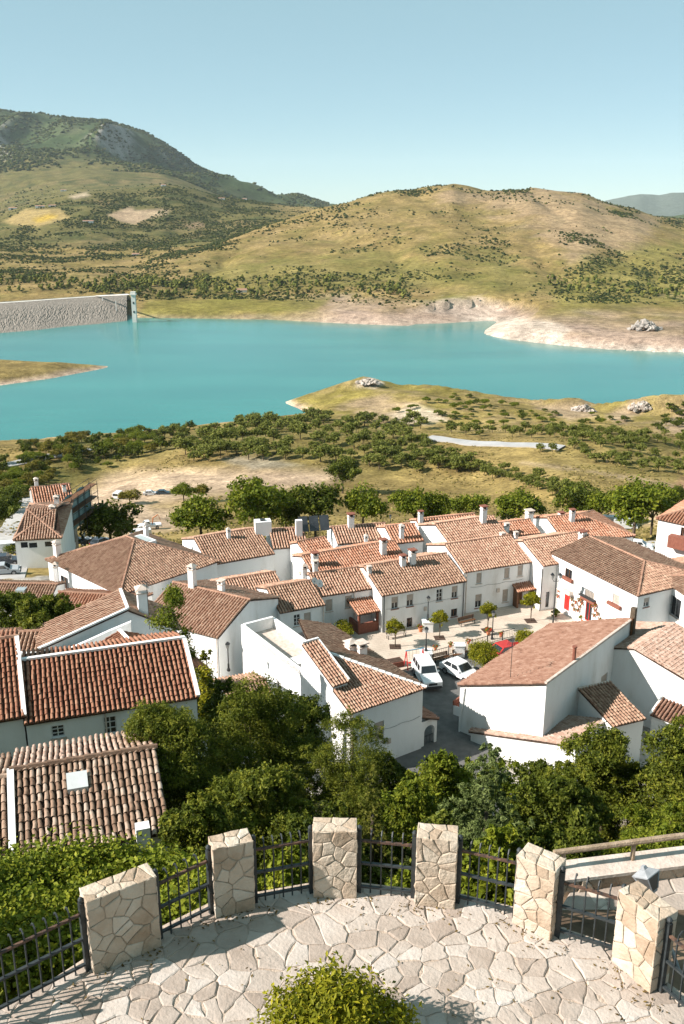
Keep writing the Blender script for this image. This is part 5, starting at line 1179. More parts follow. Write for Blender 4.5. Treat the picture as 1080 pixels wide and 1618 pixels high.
slope_tree('shaded bush under the street corner by the middle house', 610, 33, 1196, 110, OAK, 12000, .055, name='bush', cat='bush')
slope_tree('dark shrub in the shaded yard left of the middle house', 352, 50, 1062, 90, OAK, 14000, .075, name='shrub', cat='shrub')
slope_tree('dark shrub hugging the foot of the sunlit wall', 412, 50, 1092, 80, OAK, 10000, .07, name='shrub', cat='shrub')
slope_tree('slender tall tree beside the striped roof house', 287, 58, 944, 62, BROAD, 9000, .085, 'tall', sig=.22)
slope_tree('light green lemon tree by the white wall left of the middle house', 330, 55, 1008, 52, LIME, 8000, .08, name='lemon_tree')
slope_tree('round dark tree at the left edge behind the curved parapet', 18, 71, 938, 170, OAK, 30000, .12, z0f=.5, nl=12)
slope_tree('wide olive green tree behind the curved parapet', 80, 69, 941, 150, OLIVE, 28000, .12, z0f=.5, nl=12)
slope_tree('dark green bush under the white front wall of the annex', 838, 40, 1206, 120, OAK, 14000, .06, name='bush', cat='bush')
slope_tree('green bush at the corner of the large house by the street', 735, 41, 1198, 80, BROAD, 9000, .06, name='bush', cat='bush')
slope_tree('rounded bush between the annex corner and the right oak', 905, 38, 1196, 110, OLIVE, 13000, .06, name='bush', cat='bush')
slope_tree('shaded bush filling the hollow behind the fifth pillar', 820, 17, 1310, 150, OAK, 14000, .05, name='bush', cat='bush')
slope_tree('dark bush behind the railing beside the second pillar', 330, 22, 1268, 170, OLIVE, 20000, .05, name='bush', cat='bush')
slope_tree('mid green bush before the sunlit annex wall, between cedar and dark bush', 795, 38, 1200, 110, BROAD, 11000, .06, name='bush', cat='bush')
# the ivy hedge under the left railing
hd = thing('ivy_hedge', 'bright ivy hedge spilling below the left railing', 'hedge', (0, 0, 0)); lob = []
for px, y, top, r in ((-40,13.5,1385,1.0),(20,14,1385,1.1),(80,14.5,1362,1.1),(140,14.6,1350,1.0),(200,14.8,1354,.95),(255,14.4,1364,.85),(305,14.0,1378,.75),(345,13.6,1395,.6),(40,12.4,1432,.9),(110,12.6,1425,.8),(215,12.4,1430,.7),(290,12.3,1425,.6),(-60,12.0,1480,.9),(20,11.2,1478,.8),(95,11.2,1478,.6),(-50,10.6,1510,.8),(40,10.7,1530,.55),(-150,11.0,1385,1.0),(-170,9.6,1420,1.0),(-210,12.5,1350,1.2)):  # the last lobes lie out of view, added to shade the lower hedge
    z = z_at(top, y)-r*.75; x = (px-540)/FPX*(y*CT+(CZ-z)*ST); lob.append((x, y, z, r, r*.8, r*.85))
hd.location = (lob[3][0], lob[3][1], h1(lob[3][0], lob[3][1])); L0 = hd.location
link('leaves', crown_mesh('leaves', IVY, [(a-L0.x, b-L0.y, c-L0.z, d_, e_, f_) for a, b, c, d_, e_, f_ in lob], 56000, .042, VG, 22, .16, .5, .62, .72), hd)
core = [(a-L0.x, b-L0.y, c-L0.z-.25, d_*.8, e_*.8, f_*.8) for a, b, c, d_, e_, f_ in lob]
link('shade_coloured_leaves', crown_mesh('shade_coloured_leaves', OAK, core, 16000, .06, VG, 20, .2, .3, .2, .6), hd)  # inner leaves take a darker colour to stand for the hedge's own shade
# bush at the bottom edge of the picture
fb = thing('terrace_bush', 'round yellow green bush growing up at the bottom edge of the terrace', 'bush', (-.06, 8.0, ZT-.06))
lob = [(0,.2,.62,.52,.42,.42),(-.42,.15,.42,.42,.36,.38),(.45,.12,.40,.40,.36,.36),(.1,.0,.75,.35,.3,.3),(-.15,.3,.5,.4,.35,.36),(.3,.28,.45,.35,.3,.3)]
link('crown', crown_mesh('crown', LIME, lob, 9000, .034, VG, 18, .17, .5, .45, .45), fb)
link('trunk', trunk_mesh(.6, .035, [l[:3] for l in lob[:5]]), fb)
gc = thing('ground_cover', None, None)
def cover():
    g = np.random.default_rng(8); n = 26000; y = 12.0+46*g.random(n)**1.2; x = g.uniform(-.46, .46, n)*(y+4)
    z = H(x, y); ok = (z > 1.0) & ~((x > 1.6) & (y < 13.2)); P = np.stack([x, y, z], 1)[ok]; k = 6
    idx = np.repeat(np.arange(len(P)), k); m = len(idx); Q = P[idx]+g.normal(size=(m, 3))*np.array([.22,.22,.12])+np.array([0,0,.18])
    nrm = unit(m, g)+np.array([0,0,.6]); nrm /= np.linalg.norm(nrm, axis=1)[:, None]; a = np.cross(nrm, unit(m, g)); a /= np.linalg.norm(a, axis=1)[:, None]; b = np.cross(nrm, a); s = g.uniform(.05, .12, m)[:, None]
    V = np.stack([Q-a*s, Q+b*s*.5, Q+a*s, Q-b*s*.5], 1).reshape(-1, 3)
    return fast_mesh('ground_cover', V, np.arange(m*4).reshape(m, 4), OAK, g.random(m))
bpy.data.objects.remove(gc); tag(link('undergrowth', cover()), 'low weeds and creepers covering the slope under the trees', 'undergrowth', kind='stuff')
# ------------------------------------------------------------------ trees behind the village
def kind_meshes(leaf, w, h, n, size, cnt, seed, z0=.22, asp=.55, nl=8):
    g = np.random.default_rng(seed); out = []
    for i in range(cnt):
        lb = round_lobes(w, h*(1-z0), h*z0, g, nl); out.append((trunk_mesh(h*.5, h*.025, [l[:3] for l in lb[1:6]]), crown_mesh('crown', leaf, lb, n, size, g, 18, .2, .35, .45, asp)))
    return out
KB = kind_meshes(BROAD, 1, 1, 5200, .030, 4, 61); KO = kind_meshes(OAK, 1, 1, 4200, .032, 3, 62, .15); KG = kind_meshes(GOLD, 1, 1, 2600, .04, 2, 63, .1)
def far_tree(label, px, base, wpx, top, K, name='broadleaf_tree', group='trees along the back of the village', cat='tree'):
    p = ground_at(px, base, 100); w = wpx/FPX*zc_of(p); hgt = z_at(top, p.y)-p.z; t_, c_ = K[rnd.randrange(len(K))]
    o = thing(name, label, cat, p, rnd.uniform(0, 6), group); o.scale = (w*1.12, w*1.12, hgt*1.05); link('trunk', t_, o); link('crown', c_, o); return o
for a in (('dark spreading tree beside the last houses at the left', 176, 872, 88, 792, KO), ('light green round tree above the hipped roof', 318, 860, 82, 786, KB), ('wide bright tree, left of the pair in the middle', 404, 858, 92, 764, KB),
          ('dark green half of the pair of trees in the middle', 452, 852, 60, 778, KO), ('dense dark tree above the solar panels', 498, 852, 80, 768, KO), ('green tree alone behind the chimneys right of the solar panels', 573, 848, 66, 768, KB),
          ('thin crowned tree behind the white gables', 655, 842, 66, 778, KB), ('small loose tree right of the thin crowned tree', 690, 840, 44, 780, KB), ('sparse small tree behind the orange roofs', 735, 838, 56, 782, KB),
          ('spreading light green tree behind the chimney of the pinkish roof', 818, 838, 76, 776, KB), ('round dark green tree by the back street', 908, 836, 66, 768, KO), ('yellow green tree between the two big trees at the right', 948, 836, 52, 778, KB),
          ('tall leafy tree over the parked white vans', 1000, 852, 92, 762, KB), ('leafy tree with its trunk showing beside the back street', 1028, 846, 70, 772, KB)): far_tree(*a)
far_tree('lone olive tree at the top of the bare field', 541, 780, 52, 728, KO)
far_tree('dark low tree at the left edge above the street', -2, 842, 60, 790, KO); far_tree('dark bush tree at the left edge by the street', 12, 810, 50, 770, KO)
far_tree('yellowing bush between the white box and the parked cars', 205, 796, 38, 776, KG, 'bush', cat='bush'); far_tree('pale bush in the middle of the bare lot', 290, 792, 34, 764, KB, 'bush', cat='bush'); far_tree('yellow bush on the right side of the bare lot', 318, 790, 28, 764, KG, 'bush', cat='bush')
far_tree('small dark bush at the corner of the bare lot', 407, 772, 20, 756, KO, 'bush', cat='bush'); far_tree('small leafy bush above the brick slope by the right edge', 1064, 812, 40, 770, KO, 'bush', cat='bush')
# the olive grove: each tree a thing of its own, all built from five forms
GROVE = leafmat('grove_leaf', (.05,.062,.012), (.155,.175,.032), (.28,.285,.07))
OV = kind_meshes(GROVE, 1, 1, 1100, .055, 5, 71, .08); OD = kind_meshes(OAK, 1, 1, 1000, .058, 3, 72, .05)
def grove(label, poly, n, w0, w1, gap, K, g, name='olive_tree', group='olive trees in the grove beyond the village', cat='tree', hf=.78, line=None):
    done = []; P = np.array(poly, float); tries = 0
    while len(done) < n and tries < n*40:
        tries += 1; x = g.uniform(P[:,0].min(), P[:,0].max()); y = g.uniform(P[:,1].min(), P[:,1].max())
        if not inside(np.array([[x, y]]), P)[0] or any(abs(x-a)+1.9*abs(y-b) < gap for a, b in done): continue
        done.append((x, y))
    done.sort(key=lambda q: -q[1]); rows_ = max(1, round(len(done)/14)); per = -(-len(done)//rows_); named = []
    for r_ in range(rows_):
        part_ = sorted(done[r_*per:(r_+1)*per])
        for i_, q in enumerate(part_): named.append((q, ORD[i_]+' from the left'+(' in the '+(['nearest row', *[ORD[j]+' row back' for j in range(1, 20)]][r_]) if rows_ > 1 else '')))
    for (x, y), lab_ in named:
        p = ground_at(x, y, 110); w = g.uniform(w0, w1)/FPX*zc_of(p); t_, c_ = K[g.integers(len(K))]
        o = thing(name, label+', '+lab_, cat, p, g.uniform(0, 6), group); s = g.uniform(.85, 1.2); o.scale = (w, w*g.uniform(.85,1.15), w*hf*s); link('trunk', t_, o); link('crown', c_, o)
    return len(done)
GG = np.random.default_rng(15)
grove('round olive tree of the dense grove', [(285,712),(395,676),(500,664),(560,666),(640,684),(700,716),(752,735),(740,748),(640,746),(560,738),(470,730),(380,728),(300,730)], 80, 21, 35, 23, OV, GG)
grove('dark olive tree along the lake edge', [(215,700),(300,684),(420,668),(500,662),(650,668),(690,690),(640,684),(560,668),(400,680),(290,712)], 32, 18, 28, 18, OV, GG, 'olive_tree')
grove('small olive tree beyond the road', [(690,690),(730,680),(860,680),(1085,690),(1085,704),(960,706),(890,694),(770,690),(720,688)], 56, 14, 22, 12, OV, GG, 'olive_tree', 'small olive trees along the far road')
grove('small olive tree below the road', [(640,722),(690,722),(800,744),(900,768),(1010,800),(940,800),(820,768),(700,742)], 52, 16, 24, 12, OV, GG, 'olive_tree', 'olive trees in the slanting rows')
grove('small olive tree between road and track', [(790,716),(930,706),(1085,708),(1085,752),(1000,744),(900,724)], 30, 16, 25, 15, OV, GG, 'olive_tree', 'small olive trees along the far road')
grove('yellow green shrub on the left bank', [(-10,800),(0,730),(60,715),(130,705),(235,690),(260,712),(200,738),(130,740),(60,775),(20,815)], 85, 14, 30, 12, KB+KG+OD, GG, 'shrub', 'shrubs on the left bank', 'shrub')
grove('low bush on the grassy peninsula', [(560,655),(700,622),(780,634),(900,650),(1000,668),(940,676),(760,676),(690,672),(620,668)], 60, 8, 17, 9, OD+KB, GG, 'bush', 'bushes on the peninsula', 'bush', .6)
grove('bush above the near shore', [(30,702),(120,692),(300,678),(300,690),(160,702),(40,716)], 30, 14, 24, 12, OD+KG, GG, 'bush', 'bushes above the near shore', 'bush', .7)
grove('bush on the right shore slope', [(1030,665),(1085,640),(1085,690),(1040,690)], 14, 12, 22, 9, OD, GG, 'bush', 'bushes on the right shore', 'bush', .7)
def dry_grass():
    g = np.random.default_rng(44); n = 30000; y = 118+g.random(n)**1.4*330; x = g.uniform(-.44, .46, n)*y*1.05; z = H(x, y); P = np.stack([x, y, z], 1)
    PX, PY = proj(x, y, z); ok = (z > ZL+4) & (fbm(x/14, y/14, 3) > -.03) & ~in_px(PX, PY, [(110,790),(165,748),(520,740),(500,775),(330,786),(300,830),(170,855)]); P = P[ok]; m = len(P)
    r = g.uniform(.15, .42, m); V, F = blobs(P, r, g, .6)
    mt = pmat('dry_grass', [(.1,(.08,.075,.02)),(.45,(.17,.135,.045)),(.9,(.26,.20,.08))], .3, 1, tint=.7, spec=.05)
    tag(link('dry_grass', fast_mesh('dry_grass', V, F, mt, np.repeat(g.random(m), 15))), 'tufts of dry grass over the fields beyond the village', 'grass', kind='stuff')
dry_grass()
# ------------------------------------------------------------------ the square, the streets and what stands on them
PAVE = bpy.data.materials.new('square_paving'); t, N, L, b = nodes(PAVE)
geo = N.new('ShaderNodeNewGeometry'); mp = N.new('ShaderNodeMapping'); mp.inputs['Rotation'].default_value = (0, 0, R(-23)); L.new(geo.outputs['Position'], mp.inputs[0])
bt = N.new('ShaderNodeTexBrick'); bt.inputs['Scale'].default_value = 1; bt.inputs['Brick Width'].default_value = .8; bt.inputs['Row Height'].default_value = .4; bt.inputs['Mortar Size'].default_value = .015
bt.inputs['Color1'].default_value = (.54,.465,.39,1); bt.inputs['Color2'].default_value = (.50,.425,.355,1); bt.inputs['Mortar'].default_value = (.36,.30,.25,1); L.new(mp.outputs[0], bt.inputs['Vector'])
no = N.new('ShaderNodeTexNoise'); no.inputs['Scale'].default_value = .35; no.inputs['Detail'].default_value = 8; L.new(geo.outputs['Position'], no.inputs['Vector'])
r = ramp(N, [(.3,(.84,.82,.80)),(.65,(1.08,1.07,1.06))]); L.new(no.outputs['Fac'], r.inputs[0])
mx = N.new('ShaderNodeMix'); mx.data_type = 'RGBA'; mx.blend_type = 'MULTIPLY'; mx.inputs[0].default_value = 1; L.new(bt.outputs['Color'], mx.inputs[6]); L.new(r.outputs[0], mx.inputs[7])
L.new(mx.outputs[2], b.inputs['Base Color']); b.inputs['Roughness'].default_value = .9; b.inputs['Specular IOR Level'].default_value = .15
def sheet(name, pts, z, mat, thick=.3):
    W_ = [U(x, y, z) for x, y in pts]; n = len(W_); m = MB()
    ar = sum(W_[i].x*W_[(i+1) % n].y-W_[(i+1) % n].x*W_[i].y for i in range(n))
    if ar < 0: W_ = W_[::-1]
    m.add(W_+[p-Vector((0,0,thick)) for p in W_], [tuple(range(n)), tuple(range(2*n-1, n-1, -1))]+[(i, n+i, n+(i+1) % n, (i+1) % n) for i in range(n)]); return tag(m.build(name, mat), kind='structure')
PLZ = .14
sheet('square_paving', [(470,1010),(600,1070),(655,1052),(720,1033),(812,1007),(880,1015),(1000,1050),(1075,1010),(870,900),(730,940),(500,985)], PLZ, PAVE, .6)
ASPH = pmat('worn_asphalt', [(.3,(.085,.083,.08)),(.7,(.145,.14,.135))], 1.2, .9, .3, 20, detail=9)
sheet('street', [(560,1330),(800,1330),(760,1120),(880,1060),(1000,1062),(885,1018),(812,1009),(720,1035),(655,1054),(590,1080),(500,1100)], .03, ASPH, 1.0)
LSTREET = pmat('pale_road', [(.3,(.36,.34,.325)),(.7,(.47,.45,.43))], .8, .95)
# streets at the left, the back and the country road: strips that follow the ground
def road(name, pts, w, mat, lift=.06, kind='structure'):
    P = [ground_at(x, y, 60) for x, y in pts]; m = MB(); vs = []; pts2 = []
    for i in range(len(P)-1):
        for k in range(8): pts2.append(P[i].lerp(P[i+1], k/8))
    pts2.append(P[-1])
    for i, p in enumerate(pts2):
        d = pts2[min(i+1, len(pts2)-1)]-pts2[max(i-1, 0)]; d.z = 0; d.normalize(); n_ = Vector((-d.y, d.x, 0))
        q5 = [-w/2, -w/4, 0, w/4, w/2]; zl = h1(*(p-n_*w*.5).to_2d()); zr = h1(*(p+n_*w*.5).to_2d())
        for s in q5: vs.append((p.x+n_.x*s, p.y+n_.y*s, max(h1(p.x+n_.x*s, p.y+n_.y*s), zl+(zr-zl)*(s/w+.5))+lift))
    m.add(vs, [(5*i+j, 5*i+5+j, 5*i+6+j, 5*i+1+j) for i in range(len(pts2)-1) for j in range(4)]); m.add([(a, b_, c-1.2) for a, b_, c in vs], [])
    n0 = len(vs)
    m.f += [(5*i, n0+5*i, n0+5*i+5, 5*i+5) for i in range(len(pts2)-1)]+[(5*i+4, 5*i+9, n0+5*i+9, n0+5*i+4) for i in range(len(pts2)-1)]
    return tag(m.build(name, mat), kind='structure')
GREYROAD = pmat('country_asphalt', [(.3,(.30,.30,.30)),(.7,(.40,.395,.39))], .2, .9)
road('country_road', [(676,693),(720,698),(800,704),(888,709)], 5.0, GREYROAD, .5)
road('country_road', [(-30,742),(40,731),(100,720),(165,711)], 5, GREYROAD, .4)
road('left_street', [(-10,930),(18,880),(20,850),(30,825),(48,800),(52,786)], 7, LSTREET, .10)
road('back_street', [(930,860),(1010,866),(1075,858)], 9, LSTREET, .1); road('back_path', [(640,832),(760,829),(880,822),(985,820)], 5, LSTREET, .1)
# --- lamps, trees, benches, pots of the square
def lamp(label, base, top, z0=PLZ, pedestal=0, group='iron lamps on the square', arms=1):
    p = U(*base, z0); zt = z_at(top, p.y); h = zt-z0; o = thing('street_lamp', label, 'street lamp', p, 0, group); z = 0
    if pedestal: m = MB(); m.box(-.55,.55,-.55,.55,0,pedestal); m.box(-.62,.62,-.62,.62,pedestal,pedestal+.1); m.build('pedestal', WHITE, o); z = pedestal+.1
    m = MB(); m.lathe([(.16,z),(.17,z+.12),(.10,z+.3),(.085,z+.7),(.055,z+.75),(.05,h-.55),(.07,h-.5)], 8); m.build('pole', DARKMETAL, o)
    for k in range(arms):
        ox = 0 if arms == 1 else (.42 if k else -.42)
        if arms > 1: m = MB(); m.tube([(0,0,h-.8),(ox*.6,0,h-.85),(ox,0,h-.55)], .03, 5); m.build('arm', DARKMETAL, o)
        m = MB(); m.frustum(ox,0,h-.5,h-.1,.10,.10,.17,.17); la = m.build('lantern', LGL, o)
        m = MB(); m.frustum(ox,0,h-.1,h+.12,.2,.2,.04,.04); m.build('lantern_roof', DARKMETAL, la)
    return o
lamp('iron lamp on a white block before the long row house', (675,996), 943, PLZ, 1.1); lamp('iron lamp on a white block behind the parked jeep', (672,1047), 992, PLZ, 1.2)
lamp('short iron lamp in the middle of the square near the shrub', (777,1010), 966); lamp('tall twin armed iron lamp in front of the red door house', (873,988), 907, arms=2)
lamp('iron lamp against the wall right of the flower pots', (963,973), 934); lamp('iron lamp by the left yard wall of the middle house', (361,1060), 1016, 4, group=None)
lamp('lamp post at the back street beside the village bins', (134,862), 842, -5, group=None); lamp('small lamp behind the white gables', (616,838), 814, -2, group=None)
GT = np.random.default_rng(4)
SQT = [(trunk_mesh(1.35, .055, [(.3,.1,2),(-.3,.1,2),(.1,-.3,2.1),(0,.2,2.3)]), crown_mesh('crown', LIME, round_lobes(1.9, 1.9, 1.25, GT, 8), 2600, .085, GT, 18, .2, .35, .5, .55)) for _ in range(3)]
def sq_tree(label, base, i, s=1.):
    o = thing('orange_tree', label, 'orange tree', U(*base, PLZ), i*1.7, 'clipped orange trees on the square'); o.scale = (s,s,s); t_, c_ = SQT[i % 3]; link('trunk', t_, o); link('crown', c_, o)
    m = MB(); m.box(-.55,.55,-.55,.55,.0,.02); m.build('tree_pit', BED, o)
sq_tree('clipped orange tree nearest the brick porch, behind a bench', (624,1022), 0, 1.05); sq_tree('clipped orange tree right of the white lamp block', (694,1008), 1); sq_tree('clipped orange tree with yellow leaves left of the short lamp', (770,996), 2, 1.05); sq_tree('clipped orange tree furthest back, before the red door house', (838,981), 1, 1.08)
def sq_bush(label, px, base, wpx, top, leaf, n, z0=PLZ, s=.075):
    p = U(px, base, z0); w = wpx/FPX*zc_of(p); h = z_at(top, p.y)-z0; o = thing('bush', label, 'bush', p)
    link('crown', crown_mesh('crown', leaf, round_lobes(w, h, -.1, GT, 9), n, s, GT, 20, .2, .35, .5, .55), o); link('trunk', trunk_mesh(h*.5, .05, [(w*.2,0,h*.7),(-w*.2,.1,h*.7),(0,w*.2,h*.7)]), o)
sq_bush('large round shrub between the white car and the railing', 763, 1062, 62, 1010, LIME, 11000, .05); sq_bush('low yellow green hedge behind the roof of the large house', 830, 1022, 40, 995, LIME, 4500)
sq_bush('yellow shrub at the foot of the flower pot wall', 958, 992, 40, 966, LIME, 3500); sq_bush('bright shrub by the corner window of the red door house', 1018, 990, 44, 958, LIME, 5000)
sq_bush('round shrub beside the brick porch', 540, 1010, 40, 980, LIME, 4500); sq_bush('small bush in a tub by the corner of the square', 877, 975, 16, 960, BROAD, 900)
def bench(label, a, b, dark=True):
    p = U(*a, PLZ); q = U(*b, PLZ); d = q-p; L_ = d.length; o = thing('bench', label, 'bench', p, atan2(d.y,d.x), 'benches on the square'); mt = WOOD if dark else SHUT
    for k in range(3): m = MB(); m.box(0,L_,.05+.14*k,.16+.14*k,.42,.46); m.build('seat_slat', mt, o)
    for k in range(3): m = MB(); m.box(0,L_,.50+.02*k,.54+.02*k,.52+.13*k,.62+.13*k); m.build('back_slat', mt, o)
    for x in (.15, L_-.15):
        m = MB(); m.bar((x,.08,0),(x,.08,.42), .06); m.bar((x,.47,0),(x,.56,.86), .06); m.bar((x,.06,.4),(x,.5,.4), .05); m.build('leg_frame', DARKMETAL, o)
bench('pale bench behind the clipped orange tree by the porch', (612,1012), (643,1006), False); bench('dark bench against the railing near the jeep', (686,1050), (711,1044)); bench('dark bench against the railing beside the white block', (719,1043), (741,1036)); bench('low bench in the shade at the back of the square', (727,991), (752,985))
rl = thing('square_railing', 'long iron railing with flower pots between the square and the street', 'railing', U(655,1050,PLZ)); e = [U(655,1050,PLZ), U(720,1032,PLZ), U(812,1006,PLZ)]; o0 = rl.location
RB = MB(); RB.bar((0,0,.1),(0,0,.95), .022); RB = RB.mesh('bar', DARKMETAL)
for i in range(2):
    d = e[i+1]-e[i]; n = int(d.length/.22)
    for z in (.1, .95): m = MB(); m.bar(e[i]-o0+Vector((0,0,z)), e[i+1]-o0+Vector((0,0,z)), .045); m.build('rail', DARKMETAL, rl)
    for k in range(n+1):
        if k % 9 == 0: m = MB(); m.box(-.05,.05,-.05,.05,0,1.1); m.build('post', DARKMETAL, rl, loc=e[i].lerp(e[i+1], k/n)-o0)
        else: link('bar', RB, rl, e[i].lerp(e[i+1], k/n)-o0)
for nm, (px, py) in (('above the jeep', (687,1033)), ('over the dark bench', (711,1028)), ('between the white block and the shrub', (739,1023)), ('behind the shrub', (790,1012))):
    p = U(px, py+8, PLZ); flowerpot('red flower pot on the square railing '+nm, (p.x, p.y, PLZ+.95), 1.1)
wb = thing('white_block', 'white painted block standing at the railing beside the benches', 'pedestal', U(725,1036,PLZ)); m = MB(); m.box(-.5,.5,-.4,.4,0,1.2); m.build('block', WHITE, wb); m = MB(); m.box(-.56,.56,-.46,.46,1.2,1.3); m.build('block_cap', WHITE, wb)
for lb, a_, s in (('large red flower pot left of the red door', (886,962), 2.0), ('large round flower tub right of the red door', (903,968), 2.4), ('orange flower tub under the yellow clipped tree', (771,1003), 1.6), ('flower pot by the steps of the flower pot wall', (921,985), 2.0), ('flower pot at the white pillar by the right grille house', (1043,985), 2.2), ('small green pot by the white lamp block', (664,998), 1.6)):
    flowerpot(lb, U(*a_, PLZ), s)
# porch with the brick wall at the end of the row
p = U(566,1003,PLZ); q = U(598,996,PLZ); d = q-p; o = thing('brick_porch', 'small porch with a red brick wall and tiled roof at the end of the row', 'porch', p, atan2(d.y,d.x)); L_ = d.length
m = MB(); m.box(0,L_,0,.25,0,1.15); m.build('brick_wall', BRICK, o); m = MB(); m.box(.0,.22,.26,2.6,0,1.15); m.build('side_wall', BRICK, o)
for x in (.12, L_-.12): m = MB(); m.box(x-.11,x+.11,.02,.24,1.15,2.5); m.build('pier', BRICK, o)
m = MB(); m.box(.25,L_-.1,2.5,2.6,0,2.5); m.build('opening_shade_panel', GLASS, o)  # dark panel put in for the shade inside the porch opening
fake = House(); slope(fake, o, [(-.25,-.35,2.45),(L_+.25,-.35,2.45),(L_+.25,2.7,3.3),(-.25,2.7,3.3)], 'orange', .27, .4, name='porch_roof')
# playground frame
p = U(641,1056,PLZ); o = thing('swing_frame', 'small play frame with red posts and a blue top bar', 'swing', p, R(20))
for x in (0, 1.8):
    for s in (-.5, .5): m = MB(); m.tube([(x,s,0),(x,0,1.9)], .05, 6); m.build('leg', RED, o)
m = MB(); m.tube([(-.1,0,1.9),(1.9,0,1.9)], .05, 6); m.build('top_bar', flat('blue_paint', (.10,.32,.45), .4), o)
for x in (.5, 1.25):
    m = MB(); m.box(x-.2,x+.2,-.12,.12,.5,.56); st = m.build('seat', RED, o); m = MB(); m.tube([(x-.18,0,.55),(x-.18,0,1.9)], .012, 4); m.tube([(x+.18,0,.55),(x+.18,0,1.9)], .012, 4); m.build('chains', GREYMETAL, st)
o = thing('planter', 'low brick planter beside the play frame', 'planter', U(612,1058,PLZ), R(22)); m = MB(); m.box(0,1.8,0,1.1,0,.55); m.build('brick_box', BRICK, o); m = MB(); m.box(.1,1.7,.1,1.0,.551,.58); m.build('soil', BED, o)
o = thing('white_pillar', 'white gate pillar topped by a flower pot beside the grille house', 'pillar', U(1038,1000,PLZ)); m = MB(); m.box(-.45,.45,-.45,.45,0,2.3); m.build('shaft', WHITE, o); m = MB(); m.box(-.52,.52,-.52,.52,2.3,2.4); m.build('pillar_cap', MORTAR, o)
# red terrace corner by the street
p = to_world(F5, (F5.L-1.5, 0, 0)); p.z = 0; o = thing('red_terrace', 'tiny balcony with a low brick parapet on the street side of the large house', 'balcony', p, F5.root.rotation_euler.z); m = MB(); m.box(-.9,.9,-1.0,-.005,1.0,1.9); m.build('base', WHITE, o); m = MB(); m.box(-.85,.85,-.9,-.01,1.901,1.93); m.build('floor', BRICK, o)
m = MB(); m.box(-.95,.95,-1.06,-.90,1.901,2.35); m.build('parapet', BRICK, o)
m = MB(); m.box(-.95,-.6,-.9,-.5,1.931,2.9); m.build('chimney', BRICK, o)
